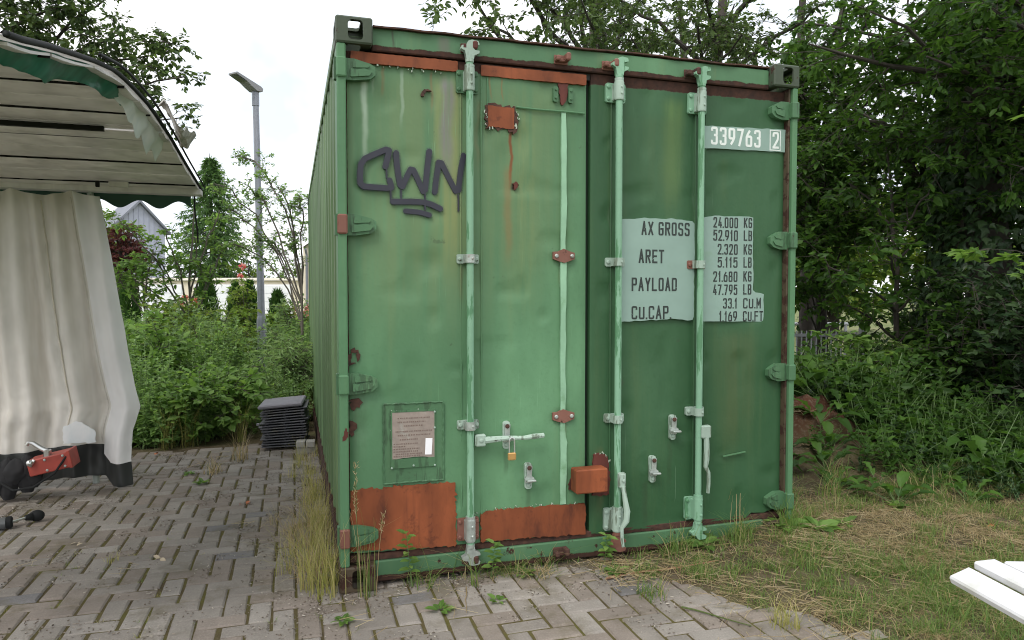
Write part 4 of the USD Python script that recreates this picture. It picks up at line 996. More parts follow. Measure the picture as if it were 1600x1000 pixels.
obj('curtain', shell(P[:139, :kz + 1], np.array([0, 0.003, 0])), M_curtain, tr, 'grimy white pleated tarpaulin curtain', smooth=True)
obj('curtain_flap', shell(P[138:, :int(nz * 0.92) + 1], np.array([0, 0.003, 0])), M_curtain2, tr, 'whiter creased end flap of the curtain', smooth=True)
obj('curtain_hem', shell(P[:139, kz:], np.array([0, 0.004, 0])), M_hem, tr, 'black rubber hem', smooth=True)
obj('curtain_hem', shell(P[138:, int(nz * 0.92):], np.array([0, 0.004, 0])), M_hem, tr, 'black hem below the end flap', smooth=True)
obj('seam', tube(np.array([(x, y - 0.002, z) for x, y, z in P[136, 2:kz]]), 0.005, 5), M_curtain, tr)
obj('seam', tube(np.array([(x, y - 0.004, z) for x, y, z in P[112, 2:kz]]), 0.005, 5), plain('dirty_seam', (0.50, 0.46, 0.38), 0.7), tr)
wi = rough_poly([(-1.712, 0.33), (-1.712, 0.45), (-1.63, 0.482), (-1.60, 0.475), (-1.515, 0.41), (-1.515, 0.325), (-1.62, 0.332)], np.random.default_rng(4), 0.002)
obj('window_patch', front_poly(wi, 2.318, 2.314), M_film, tr, 'clear white film patch low on the curtain')
obj('trailer_post', cyl((-1.56, 2.50, 0.0), (-1.56, 2.50, 2.09), 0.022), M_galv, tr)
obj('trailer_post', cyl((-2.68, 2.50, 0.0), (-2.68, 2.50, 2.09), 0.022), M_galv, tr)
obj('trailer_post', cyl((-2.68, -1.15, -0.02), (-2.68, -1.15, 1.97), 0.022), M_galv, tr)
obj('cord', tube([(-0.88, 2.5, 2.09), (-0.875, 2.5, 1.95), (-0.862, 2.5, 1.85), (-0.858, 2.5, 1.74)], 0.006, 6), M_blk, tr, 'cord hanging from the canopy corner')
# sheet of crumpled film lying over the canopy edge
cp = np.random.default_rng(9)
q = np.linspace(0, 1, 14)
A, B = np.meshgrid(q, q, indexing='ij')
P2 = np.stack([XR + 0.02 + 0.11 * A, 0.70 + 0.62 * B, pz(0.70 + 0.62 * B) + 0.05 + 0.05 * np.sin(A * 5 + B * 3) + 0.06 * meshkit.fbm(np.stack([A * 5, B * 6, 0 * A], -1), 3) - 0.05 * A], -1)
obj('crumpled_film', shell(P2, np.array([0, 0, 0.002])), thincloth('dirty_film', (0.42, 0.40, 0.36), 0.3, var=0.4, scale=12), tr, 'crumpled dirty film on the canopy edge')
obj('lamp_bracket', [bx(-1.38, -1.26, 2.20, 2.23, pz(2.2) - 0.045, pz(2.2) - 0.008, 0.004)], M_under, tr)
obj('lamp_bracket', [bx(-1.46, -1.435, 2.20, 2.22, pz(2.2) - 0.05, pz(2.2) - 0.008, 0.003)], M_blk, tr)
# hitch
R3 = trimesh.transformations.euler_matrix(0, math.radians(-12), 0)[:3, :3]
def tilt(m, c=(-1.716, 2.10, 0.255)):
    vv, ff, _ = meshkit.arrays(m)
    return vv @ R3.T + np.array(c), ff
hb_ = obj('hitch_box', [tilt(bx(-0.125, 0.122, -0.075, 0.09, -0.052, 0.052, 0.006)), tilt(bx(0.108, 0.128, -0.079, 0.094, -0.057, 0.057, 0.003))], M_redbox, tr, 'red painted steel coupling box of the drawbar')
obj('drawbar', cyl((-1.83, 2.15, 0.225), (-2.6, 2.3, 0.12), 0.04), M_blk, tr)
obj('hitch_lever', [tube([(-1.855, 2.07, 0.378), (-1.845, 2.07, 0.396), (-1.82, 2.07, 0.390), (-1.77, 2.06, 0.355), (-1.735, 2.06, 0.335)], [0.010, 0.014, 0.015, 0.016, 0.016], 8), bx(-1.755, -1.718, 2.04, 2.09, 0.295, 0.345, 0.006)], M_chrome, hb_, smooth=30)
for k_, (bx_, bz_) in enumerate(((-0.10, 0.035), (-0.02, 0.035), (0.085, 0.035), (0.085, -0.035), (-0.02, -0.035))):
    obj('box_bolt', tilt(bolt(bx_, -0.075, bz_, 0.008, 0.006)), M_galv, hb_)
obj('brake_cable', tube([(-1.62, 2.03, 0.30), (-1.68, 2.0, 0.20), (-1.80, 1.99, 0.12), (-1.92, 2.02, 0.10), (-2.05, 2.1, 0.16)], 0.007, 6), M_blk, hb_)
sph = trimesh.creation.icosphere(2, 0.022); sph.apply_translation((-1.822, 2.012, 0.272))
obj('coupling_ball', [sph, cyl((-1.822, 2.012, 0.25), (-1.80, 2.02, 0.29), 0.012)], M_chrome, hb_, smooth=True)
rag = []
rr = np.random.default_rng(12)
for k_ in range(5):
    ang = np.linspace(0, 2 * np.pi, 28, endpoint=True); vv = np.linspace(0, 1, 12)
    A, B = np.meshgrid(ang, vv, indexing='ij')
    rad = (0.05 + 0.035 * rr.random()) * (0.7 + 0.7 * meshkit.fbm(np.stack([np.cos(A) * 2 + k_, np.sin(A) * 2, B * 3], -1), 3)) * np.sin(np.pi * np.clip(B * 0.92 + 0.08, 0, 1)) ** 0.5
    cx, top, bot = [(-1.98, .30, .02), (-1.93, .29, .12), (-1.87, .31, .06), (-1.84, .27, .09), (-2.05, .28, .05)][k_]
    rag.append(surf(np.stack([cx + rad * np.cos(A), 2.12 + 0.7 * rad * np.sin(A), bot + (top - bot) * B], -1)))
rg = obj('black_cloth', rag, plain('black_fabric', (0.012, 0.012, 0.013), 0.9, var=0.3, scale=20), None, 'crumpled black cloth draped over the trailer hitch beside the red box', 'cloth', smooth=True)
pt = thing('tie_rod', 'grey cylinder with a thin steel rod and black knob lying on the paving', 'rod', (-1.75, 1.56, 0.036))
obj('cylinder', cyl((-0.42, -0.13, 0), (-0.045, -0.05, 0), 0.033, 18), plain('grey_tube', (0.10, 0.105, 0.105), 0.4, 0.3), pt, smooth=35)
obj('collar', tube([(-0.045, -0.05, 0), (-0.04, -0.049, 0), (-0.02, -0.045, 0), (-0.012, -0.043, 0)], [0.03, 0.0355, 0.0355, 0.026], 16), M_blk, pt, smooth=35)
obj('rod', cyl((-0.015, -0.045, 0), (0.05, 0.03, 0.004), 0.008), M_chrome, pt, smooth=35)
s2 = trimesh.creation.icosphere(2, 0.034); s2.apply_scale((1.2, 0.9, 1.0)); s2.apply_translation((0.082, 0.052, 0.0))
obj('knob', [s2, tube([(0.035, 0.01, 0.003), (0.06, 0.035, 0.0)], [0.016, 0.024], 10)], M_blk, pt, smooth=True)

# ------------------------------------------------------------------ stack of dark trays and concrete blocks beside the container
M_slab = plain('dark_plastic_slat', (0.078, 0.078, 0.088), 0.55, var=0.2, scale=15, dirt=(0.11, 0.10, 0.09), dirt_amt=0.3)
M_slab2 = plain('dusty_top_slab', (0.155, 0.150, 0.172), 0.6, var=0.15, scale=10)
srng = np.random.default_rng(17)
def slab(w, d, t, first):
    ms = [bx(-w / 2, w / 2, -d / 2, -d / 2 + 0.03, 0.004, t, 0.002), bx(-w / 2, w / 2, -d / 2 + 0.03, d / 2, 0.006, t - 0.002)]
    ms += [bx(-w / 2 + 0.04 + k_ * 0.15, -w / 2 + 0.06 + k_ * 0.15, -d / 2 + 0.04, d / 2 - 0.04, -0.010, 0.0055) for k_ in range(3)]
    return ms
pos0 = (-0.255, 3.47)
lab_s = {0: 'lowest dark slab of the stack beside the container', 15: 'thick dusty grey slab on top of the dark stack beside the container'}
for k_ in range(16):
    top = k_ == 15
    sb_ = thing('stacked_slab', lab_s.get(k_, 'dark grey ribbed plastic slab in the middle of the stack beside the container'), 'slab', (0, 0, 0), 0, 'dark slabs stacked beside the container' if 0 < k_ < 15 else None)
    w = 0.375 + srng.normal(0, 0.006)
    ms = slab(w, 0.46, 0.013, k_ == 0) if not top else [bx(-0.19, 0.185, -0.24, 0.22, 0.0, 0.034, 0.010)]
    z = 0.014 + 0.0232 * k_
    tl = -0.8 + k_ * -0.22
    ox = srng.normal(0, 0.009) + (-0.012 if top else 0.012 * math.sin(k_ * 0.9)) - 0.004 * (k_ < 5)
    V, F = cat_mesh(ms)
    V, F = xf((V, F), (0, tl, 0))
    sb_.GetAttribute('xformOp:translate')
    x_ = UsdGeom.Xform(sb_); x_.AddTranslateOp().Set(Gf.Vec3d(pos0[0] + ox, pos0[1], z + 0.012)); x_.AddRotateZOp().Set(float(-4 + srng.normal(0, 1.2)))
    obj('slab_body', (V, F), M_slab2 if top else M_slab, sb_)
    if k_ in (8, 9): obj('end_block', xf(bx(-w / 2 - 0.022, -w / 2 + 0.004, -0.235, -0.2, -0.002, 0.017, 0.002), (0, tl, 0)), M_slab2, sb_)
M_conc = plain('pale_concrete', (0.30, 0.29, 0.26), 0.9, var=0.15, scale=14, bump=0.5)
for k_, (x, y, z, lb) in enumerate([(-0.135, 3.09, 0.055, 'pale concrete block at the left on top, in front of the dark slabs'), (-0.056, 3.075, 0.055, 'pale concrete block at the right on top, against the container'), (-0.115, 3.10, 0.0, 'grey concrete block lying underneath the two pale ones')]):
    b_ = thing('concrete_block', lb, 'concrete block', (x, y, z), -6 + 3 * k_)
    obj('block_body', bx(-0.037 if k_ < 2 else -0.055, 0.037 if k_ < 2 else 0.10, -0.05, 0.05, 0.0, 0.053, 0.004), M_conc, b_)

# ------------------------------------------------------------------ street lamp
M_pole = plain('galvanised_pole', (0.25, 0.265, 0.30), 0.45, 0.4, var=0.15, scale=18)
M_head_l = plain('grey_lamp_housing', (0.24, 0.24, 0.245), 0.5, 0.0, var=0.08)
lp = thing('street_lamp', 'grey galvanised street lamp with a flat tilted head above the weeds', 'street lamp', (-0.65, 8.33, 0.0))
obj('pole_base', tube([(0, 0, 0), (0, 0, 0.98), (0, 0, 1.04)], [0.070, 0.070, 0.055], 20), M_pole, lp, smooth=40)
obj('pole', tube([(0, 0, 1.0), (-0.02, 0, 2.6), (-0.045, 0, 4.30)], [0.054, 0.050, 0.044], 20), M_pole, lp, smooth=40)
obj('collar', tube([(-0.045, 0, 4.22), (-0.047, 0, 4.42)], [0.053, 0.053], 20), M_pole, lp, smooth=40)
hv = Polygon([(-0.09, 0.02), (-0.10, 0.08), (-0.05, 0.115), (0.10, 0.155), (0.52, 0.27), (0.55, 0.262), (0.55, 0.232), (0.30, 0.150), (0.18, 0.075), (0.05, 0.01)])
m_ = trimesh.creation.extrude_polygon(hv, 0.235, engine='earcut')
vv = np.array(m_.vertices); vv = np.stack([vv[:, 0], vv[:, 2] - 0.1175, vv[:, 1]], 1)
Rz = trimesh.transformations.euler_matrix(0, 0, math.radians(222))[:3, :3]
vv = vv * 0.74
hv3 = vv @ Rz.T + np.array([-0.047, 0, 4.42])
lh = obj('lamp_head', (hv3, np.array(m_.faces)[:, ::-1]), M_head_l, lp)
lens = bx(0.32, 0.52, -0.095, 0.095, -0.004, 0.003)
lv = lens.vertices @ trimesh.transformations.euler_matrix(0, -math.atan2(0.082, 0.25), 0)[:3, :3].T + np.array([0.012, 0, 0.043])
lv = lv * 0.74
obj('lens', (lv @ Rz.T + np.array([-0.047, 0, 4.42]), lens.faces), plain('lamp_lens', (0.10, 0.115, 0.105), 0.25), lh)

# ------------------------------------------------------------------ white slatted bench at the right
M_slat = plain('white_lacquered_slat', (0.64, 0.64, 0.65), 0.4, var=0.06, scale=4, dirt=(0.5, 0.5, 0.46), dirt_amt=0.25)
M_iron = plain('dark_bench_iron', (0.03, 0.034, 0.032), 0.5, var=0.2)
be = thing('bench', 'white slatted garden bench with dark iron legs at the edge of the grass', 'bench', (1.905, -1.480, 0.0), -12)
for k_, (x, z, a, w) in enumerate([(0.0, 0.432, -22, 0.080), (0.092, 0.462, -4, 0.078), (0.178, 0.463, 3, 0.074), (0.262, 0.460, 3, 0.074), (0.346, 0.458, 2, 0.074), (0.43, 0.458, 0, 0.074)]):
    obj('slat', xf(bx(-w / 2, w / 2, -1.60, 0.0, -0.015, 0.015, 0.006), (0, a, 0), (x, 0.012 * math.sin(k_ * 2.2), z)), M_slat, be, smooth=25)
for yy_ in (-0.33, -1.3):
    obj('leg', [tube([(0.0, yy_, 0.40), (0.03, yy_, 0.28), (0.05, yy_, 0.15), (0.02, yy_, 0.0)], [0.022, 0.024, 0.022, 0.026], 8), tube([(0.43, yy_, 0.43), (0.42, yy_, 0.25), (0.44, yy_, 0.0)], 0.022, 8), tube([(0.0, yy_, 0.405), (0.09, yy_, 0.432), (0.43, yy_, 0.432)], 0.014, 8)], M_iron, be, smooth=35)

# ------------------------------------------------------------------ far buildings and fence
M_gar = plain('cream_render', (0.66, 0.60, 0.48), 0.85, var=0.06, scale=1.5)
M_garw = plain('white_render', (0.72, 0.68, 0.60), 0.8, var=0.04, scale=1.5)
M_doorw = plain('white_garage_door', (0.70, 0.72, 0.74), 0.5, var=0.04)
M_roofg = plain('slate_grey_metal', (0.16, 0.17, 0.20), 0.5, 0.2, var=0.12, scale=1.0)
M_lilac = plain('pale_grey_boards', (0.36, 0.38, 0.46), 0.7, var=0.1, scale=2)
M_tile = plain('dark_roof_tile', (0.07, 0.065, 0.065), 0.7, var=0.2, scale=3)
ga = thing('garage_row', 'long low white and cream garage row behind the gardens', 'garage', (-8.8, 39.0, 0.0), -17)
obj('wall', bx(-6, 2.0, 0, 6, 0, 2.12), M_garw, ga); obj('wall', bx(2.0, 10.6, 0.05, 6, 0, 2.10), M_gar, ga, 'cream right half')
obj('roof_edge', bx(-6.1, 10.7, -0.12, 6.1, 2.12, 2.26, 0.01), M_garw, ga)
for k_ in range(5):
    x0 = -4.9 + 2.9 * k_
    gd = obj('garage_door', bx(x0, x0 + 2.3, -0.03, 0.04, 0.02, 1.92), M_doorw, ga)
    for s_ in range(4): obj('door_panel', bx(x0 + 0.04, x0 + 2.26, -0.055, -0.032, 0.08 + 0.46 * s_, 0.50 + 0.46 * s_, 0.008), M_doorw, gd)
h1 = thing('house', 'distant house with pale grey boarded gable seen under the valance', 'house', (-12.9, 66.0, 0.0), 32)
gp = Polygon([(-2.2, 0), (2.2, 0), (2.2, 7.1), (0, 9.4), (-2.2, 7.1)])
obj('gable_wall', front_poly(gp, 3.2, 0), M_lilac, h1)
for k_ in range(10): obj('board', front_poly(sbox(-2.1 + 0.42 * k_, 3.0, -2.07 + 0.42 * k_, 7.1 + (2.2 - abs(-2.08 + 0.42 * k_)) * 1.02), -0.003, -0.05), M_lilac, h1)
for s_ in (-1, 1): obj('roof', front_poly(Polygon([(0, 9.65), (s_ * 2.6, 6.93), (s_ * 2.6, 6.73), (0, 9.4)]), 3.5, -0.4), M_roofg, h1)
h2 = thing('house', 'cream house corner with eaves and downpipe beside the container', 'house', (2.0, 28.6, 0.0), -8)
obj('wall', bx(-1.75, 6, 0, 7, 0, 3.45), M_gar, h2)
obj('roof', front_poly(Polygon([(-2.3, 3.28), (-1.7, 3.42), (2.2, 6.2), (6.5, 3.4), (6.5, 3.25), (2.2, 5.9)]), 7.4, -0.35), M_tile, h2)
obj('gable', front_poly(Polygon([(-1.72, 3.45), (5.95, 3.45), (2.2, 5.88)]), 0.3, 0.02), M_gar, h2)
obj('downpipe', tube([(-1.62, -0.30, 3.33), (-1.60, -0.08, 3.1), (-1.60, -0.07, 0.1)], 0.05, 8), M_roofg, h2)
M_rail = plain('galvanised_fence', (0.30, 0.315, 0.33), 0.5, 0.3, var=0.1)
fe = thing('bar_fence', 'grey metal bar fence between container and trees at the lawn edge', 'fence', (5.05, 4.05, 0.0), -19)
for z_ in (0.16, 0.86): obj('rail', bx(-0.6, 1.30, -0.012, 0.012, z_, z_ + 0.035, 0.003), M_rail, fe)
for k_ in range(32): obj('bar', cyl((-0.57 + 0.058 * k_, 0, 0.05), (-0.57 + 0.058 * k_, 0, 0.93), 0.008, 6), M_rail, fe)
for x_ in (-0.6, 1.30): obj('post', bx(x_ - 0.03, x_ + 0.03, -0.03, 0.03, 0, 1.0, 0.004), M_rail, fe)
ra = thing('guard_rail', 'pale horizontal rail across the sunny lawn behind the bar fence', 'rail', (7.2, 8.9, 0.0), -19)
obj('rail', cyl((-1.2, 0, 0.80), (3.2, 0, 0.80), 0.035), M_rail, ra)
for x_ in (-1.0, 0.9, 2.9): obj('post', cyl((x_, 0, -0.05), (x_, 0, 0.80), 0.03), M_rail, ra)
# ------------------------------------------------------------------ vegetation
OVATE = (np.array([(0, 0, 0), (.3, .25, .06), (.3, -.25, .06), (.35, 0, 0), (.7, .20, .02), (.7, -.20, .02), (.72, 0, -.04), (1, 0, -.13)]),
         np.array([(0, 3, 1), (0, 2, 3), (3, 6, 4), (3, 4, 1), (3, 2, 5), (3, 5, 6), (6, 7, 4), (6, 5, 7)]))
LITE = (np.array([(0, 0, 0), (.45, .27, .05), (.45, -.27, .05), (1, 0, -.10)]), np.array([(0, 3, 1), (0, 2, 3)]))
LANCE = (np.array([(0, 0, 0), (.4, .10, .03), (.4, -.10, .03), (1, 0, -.16)]), np.array([(0, 3, 1), (0, 2, 3)]))
_mp = [(0, 0)] + [(.38 + r * math.cos(math.radians(a)), r * math.sin(math.radians(a))) for a, r in
       [(-150, .34), (-128, .50), (-105, .30), (-75, .52), (-60, .58), (-42, .30), (-14, .40), (0, .64), (14, .40), (42, .30), (60, .58), (75, .52), (105, .30), (128, .50), (150, .34)]]
MAPLE = (np.array([(.38, 0, 0.03)] + [(x, y, -.10 * abs(y) - 0.06 * max(x - .5, 0)) for x, y in _mp]), np.array([(0, i, i + 1) for i in range(1, len(_mp))] + [(0, len(_mp), 1)]))
_iv = [(0, 0), (.12, -.30), (.34, -.42), (.42, -.24), (.98, 0), (.42, .24), (.34, .42), (.12, .30)]
IVY = (np.array([(.33, 0, .04)] + [(x, y, -.06 * abs(y)) for x, y in _iv]), np.array([(0, i, i + 1) for i in range(1, len(_iv))] + [(0, len(_iv), 1)]))


def unit(v): return v / np.maximum(np.linalg.norm(v, axis=-1, keepdims=True), 1e-9)


def place(tpl, pos, d, up, size):
    """Leaves: template copies at pos along d with blade normal near up."""
    tv, tf = tpl
    d = unit(d); s = unit(np.cross(up, d)); n = np.cross(d, s)
    V = pos[:, None] + size[:, None, None] * (tv[None, :, 0, None] * d[:, None] + tv[None, :, 1, None] * s[:, None] + tv[None, :, 2, None] * n[:, None])
    F = tf[None] + (np.arange(len(pos)) * len(tv))[:, None, None]
    return V.reshape(-1, 3), F.reshape(-1, 3)


def prisms(A, B, ra, rb, n=3):
    """Many thin tapered twigs at once."""
    d = unit(B - A); ref = np.where(np.abs(d[:, 2:3]) < .9, np.array([[0, 0, 1.]]), np.array([[1., 0, 0]]))
    u = unit(np.cross(d, ref)); w = np.cross(d, u)
    a = np.arange(n) * 2 * np.pi / n
    ring = np.cos(a)[None, :, None] * u[:, None] + np.sin(a)[None, :, None] * w[:, None]
    V = np.concatenate([A[:, None] + ring * ra[:, None, None], B[:, None] + ring * rb[:, None, None]], 1)
    k = np.arange(n); k2 = (k + 1) % n
    f = np.vstack([np.stack([k, k2, n + k2], 1), np.stack([k, n + k2, n + k], 1)])
    return V.reshape(-1, 3), (f[None] + (np.arange(len(A)) * 2 * n)[:, None, None]).reshape(-1, 3)


def limb_path(a, b, rng, n=9, wob=0.05, sag=0.0):
    a, b = np.asarray(a, float), np.asarray(b, float)
    t = np.linspace(0, 1, n)[:, None]
    L_ = np.linalg.norm(b - a)
    w = np.cumsum(rng.normal(0, 1, (n, 3)), 0); w -= w[0] + t * (w[-1] - w[0])
    return a + (b - a) * t + w * wob * L_ / math.sqrt(n) + np.array([0, 0, 1.0]) * (np.sin(np.pi * t) * sag * L_)


def foliage(limbs, rng, n_sub=10, ls=0.8, n_twig=6, lt=0.3, n_leaf=9, size=0.08, tpl=LITE, droop=0.25, start=0.2, flat=0.45, sides=7, keep=None):
    """limbs: (points, r0, r1). Returns wood meshes and leaf mesh."""
    wood, A1, B1, R1, S = [], [], [], [], []
    for pts, r0, r1 in limbs:
        wood.append(tube(pts, np.linspace(r0, r1, len(pts)), sides))
        t = rng.uniform(start, 1.0, n_sub) ** 0.8
        i = np.clip((t * (len(pts) - 1)).astype(int), 0, len(pts) - 2); fr = t * (len(pts) - 1) - i
        P0 = pts[i] + (pts[i + 1] - pts[i]) * fr[:, None]
        dl = unit(pts[i + 1] - pts[i])
        rd = rng.normal(0, 1, (n_sub, 3)); rd[:, 2] *= flat
        D = unit(dl * rng.uniform(0.2, 0.9, (n_sub, 1)) + unit(rd))
        Ln = ls * rng.uniform(0.45, 1.25, n_sub) * (1.15 - 0.45 * t)
        rr = np.maximum((r0 + (r1 - r0) * t) * 0.4, 0.004)
        A1.append(P0); B1.append(P0 + D * Ln[:, None] * 0.5 + rng.normal(0, .03, (n_sub, 3))); R1.append(rr)
        S.append(P0 + D * Ln[:, None] - np.array([0, 0, 1.]) * (Ln * droop * rng.uniform(0.2, 1, n_sub))[:, None])
    A1, B1, R1, S = map(np.concatenate, (A1, B1, R1, S))
    if keep is not None:
        k = keep(S); A1, B1, R1, S = A1[k], B1[k], R1[k], S[k]
    wood.append(prisms(A1, B1, R1, R1 * 0.6, 5)); wood.append(prisms(B1, S, R1 * 0.6, R1 * 0.25, 4))
    n = len(S)
    t = rng.uniform(0.15, 1.0, (n, n_twig, 1))
    q = np.where(t < .5, A1[:, None] + (B1 - A1)[:, None] * t * 2, B1[:, None] + (S - B1)[:, None] * (t * 2 - 1))
    base = unit(S - A1)[:, None]
    rd = rng.normal(0, 1, (n, n_twig, 3)); rd[..., 2] *= flat
    D = unit(base * 0.8 + unit(rd)); D[..., 2] -= droop * 0.6
    E_ = q + unit(D) * (lt * rng.uniform(0.4, 1.2, (n, n_twig, 1)))
    q, E_ = q.reshape(-1, 3), E_.reshape(-1, 3)
    wood.append(prisms(q, E_, np.full(len(q), 0.0035), np.full(len(q), 0.0015), 3))
    m = len(q)
    t = rng.uniform(0.1, 1.05, (m, n_leaf, 1))
    p = q[:, None] + (E_ - q)[:, None] * t
    rd = rng.normal(0, 1, (m, n_leaf, 3)); rd[..., 2] = rd[..., 2] * 0.35 - droop
    d = unit(unit(E_ - q)[:, None] * 0.6 + unit(rd))
    up = np.array([0, 0, 1.0]) + rng.normal(0, 0.42, (m, n_leaf, 3))
    sz = size * rng.uniform(0.55, 1.2, (m, n_leaf))
    lv = place(tpl, p.reshape(-1, 3) + rng.normal(0, 0.008, (m * n_leaf, 3)), d.reshape(-1, 3), up.reshape(-1, 3), sz.ravel())
    return wood, lv


M_bark = plain('dark_bark', (0.050, 0.042, 0.034), 0.9, var=0.35, scale=14, bump=0.8)
M_barkg = plain('grey_bark', (0.10, 0.088, 0.070), 0.9, var=0.35, scale=14, bump=0.8)
LM_over = leafmat('leaf_grey_green', (0.045, 0.078, 0.030), (0.072, 0.115, 0.042), (0.10, 0.155, 0.045), trans=0.32, rough=0.45)
LM_wood = leafmat('leaf_woodland', (0.027, 0.066, 0.013), (0.050, 0.110, 0.021), (0.080, 0.165, 0.029), trans=0.45)
LM_fresh = leafmat('leaf_fresh', (0.080, 0.155, 0.036), (0.130, 0.235, 0.055), (0.19, 0.31, 0.08), trans=0.5)
LM_ivy = leafmat('leaf_ivy', (0.016, 0.036, 0.014), (0.028, 0.055, 0.020), (0.050, 0.088, 0.032), trans=0.15, rough=0.35)
LM_bright = leafmat('leaf_sunny_garden', (0.085, 0.15, 0.025), (0.13, 0.21, 0.035), (0.20, 0.26, 0.05), trans=0.45)
LM_red = leafmat('leaf_copper', (0.050, 0.014, 0.018), (0.085, 0.025, 0.028), (0.12, 0.05, 0.03), trans=0.3)
LM_weed = leafmat('leaf_weeds', (0.100, 0.180, 0.055), (0.160, 0.28, 0.085), (0.24, 0.37, 0.13), trans=0.5)
LM_weed2 = leafmat('leaf_weeds_grey', (0.115, 0.195, 0.072), (0.17, 0.27, 0.105), (0.24, 0.34, 0.15), trans=0.45)
LM_thuja = leafmat('thuja_green', (0.022, 0.058, 0.014), (0.036, 0.086, 0.018), (0.055, 0.115, 0.022), trans=0.15)
LM_spruce = leafmat('spruce_green', (0.042, 0.092, 0.028), (0.068, 0.140, 0.042), (0.10, 0.19, 0.055), trans=0.3)
LM_dock = leafmat('leaf_broad', (0.030, 0.072, 0.015), (0.050, 0.11, 0.022), (0.08, 0.165, 0.03), trans=0.4, rough=0.4)
LM_grass = leafmat('grass_green', (0.075, 0.145, 0.032), (0.125, 0.205, 0.050), (0.21, 0.25, 0.085), trans=0.4, odd=(0.36, 0.30, 0.16), odd_amt=0.12)
LM_dry = leafmat('grass_dry', (0.25, 0.185, 0.09), (0.36, 0.285, 0.155), (0.46, 0.39, 0.25), trans=0.2, odd=(0.08, 0.11, 0.03), odd_amt=0.15)
LM_yellow = leafmat('grass_yellow_green', (0.19, 0.215, 0.055), (0.30, 0.29, 0.10), (0.44, 0.39, 0.19), trans=0.4)
M_stemg = plain('green_stem', (0.09, 0.15, 0.045), 0.6, var=0.2)
M_rose = leafmat('rose_petals', (0.40, 0.06, 0.065), (0.50, 0.13, 0.14), (0.58, 0.30, 0.28), trans=0.3)


def tree(name, label, base, height, r, lean, limbs, seed, lm, bark=None, cat='tree', group=None, trunk_top=None, **kw):
    rng = np.random.default_rng(seed)
    b = np.asarray(base, float)
    t = thing(name, label, cat, tuple(b), 0, group)
    top = np.array([lean[0], lean[1], height])
    tp = limb_path((0, 0, -0.1), top, rng, 10, 0.03)
    wood0 = [tube(tp, np.linspace(r, r * 0.25, 10) * np.r_[1.25, np.ones(9)], 10)]
    lb = []
    for tgt, h, rr in limbs:                                     # target in world space, height on the trunk, radius
        k = np.clip(h / height, 0, 1) * 9; i = min(int(k), 8); a = tp[i] + (tp[i + 1] - tp[i]) * (k - i)
        lb.append((limb_path(a, np.asarray(tgt, float) - b, rng, 9, 0.06, kw.get('sag', 0.06)), rr, 0.008))
    kw.pop('sag', None)
    wood, lv = foliage(lb, rng, **kw)
    obj('trunk', wood0, bark or M_bark, t, smooth=40)
    obj('branches', wood, bark or M_bark, t, smooth=40)
    obj('crown', lv, lm, t)
    return t


def ring_targets(c, rx, rz, n, rng, zmin=None):
    d = unit(rng.normal(0, 1, (n, 3))); q = np.asarray(c) + d * np.array([rx, rx, rz]) * rng.uniform(0.55, 1.0, (n, 1))
    return q


R0 = np.random.default_rng(100)
# trees behind and over the container
tree('broadleaf_tree', 'tall tree behind the container with branches hanging over its roof', (4.4, 8.0, 0), 8.5, 0.17, (0.2, -0.3),
     [((1.00, 3.8, 3.95), 3.6, .05), ((1.30, 3.6, 4.5), 3.9, .05), ((1.75, 3.9, 4.2), 4.0, .05), ((2.2, 4.2, 4.1), 3.6, .05), ((2.6, 3.5, 4.35), 4.4, .05), ((1.6, 3.2, 4.8), 4.6, .05),
      ((2.8, 5.0, 4.6), 4.0, .05), ((3.4, 4.3, 4.5), 4.2, .05), ((3.2, 5.5, 5.4), 4.8, .05), ((2.2, 4.6, 5.2), 5.0, .05), ((4.8, 6.0, 5.8), 5.0, .05), ((2.4, 3.4, 5.3), 5.2, .05)],
     1, LM_over, n_sub=13, ls=0.75, n_twig=6, lt=0.26, n_leaf=8, size=0.085, tpl=OVATE, droop=0.3)
tree('broadleaf_tree', 'tree with two slim stems behind the right half of the container roof', (6.1, 6.4, 0), 8.0, 0.15, (-0.2, -0.4),
     [((3.5, 4.2, 4.3), 3.4, .05), ((4.1, 3.9, 4.5), 3.8, .05), ((4.7, 3.8, 4.3), 3.6, .05), ((3.9, 3.4, 4.9), 4.4, .05), ((5.0, 4.4, 4.9), 4.0, .05), ((5.4, 4.6, 4.0), 3.0, .05), ((4.5, 5.0, 3.9), 3.0, .05), ((6.2, 4.2, 5.0), 4.5, .05), ((3.4, 5.0, 5.2), 4.6, .05), ((5.0, 3.2, 5.4), 5.0, .05)],
     2, LM_over, n_sub=16, ls=0.75, n_twig=6, lt=0.26, n_leaf=8, size=0.08, tpl=LITE, droop=0.25)
# woodland to the right
RT_ = [((4.05, 1.9, 3.5), 2.6, .06), ((4.5, 1.7, 3.75), 3.0, .06), ((4.9, 1.5, 3.35), 2.6, .06), ((4.7, 2.1, 2.95), 2.3, .07), ((4.9, 1.0, 3.6), 3.0, .05), ((5.4, 0.9, 3.2), 2.6, .05), ((5.7, 1.7, 2.9), 2.2, .05), ((5.6, 1.2, 2.4), 2.0, .04), ((4.4, 2.4, 3.9), 3.2, .05), ((5.2, 1.9, 4.1), 3.4, .05), ((5.8, 0.8, 3.9), 3.4, .05), ((6.6, 1.2, 3.6), 3.0, .05), ((4.3, 1.3, 4.2), 3.4, .05), ((5.3, 0.4, 4.4), 3.6, .05), ((4.6, 0.2, 4.6), 3.8, .05)]
tree('broadleaf_tree', 'big dark tree right of the container with long horizontal limbs', (7.9, 1.9, 0), 7.5, 0.24, (-0.3, 0.2), RT_, 3, LM_wood, n_sub=17, ls=0.75, n_twig=6, lt=0.27, n_leaf=9, size=0.088, tpl=OVATE, droop=0.22, sag=0.08)
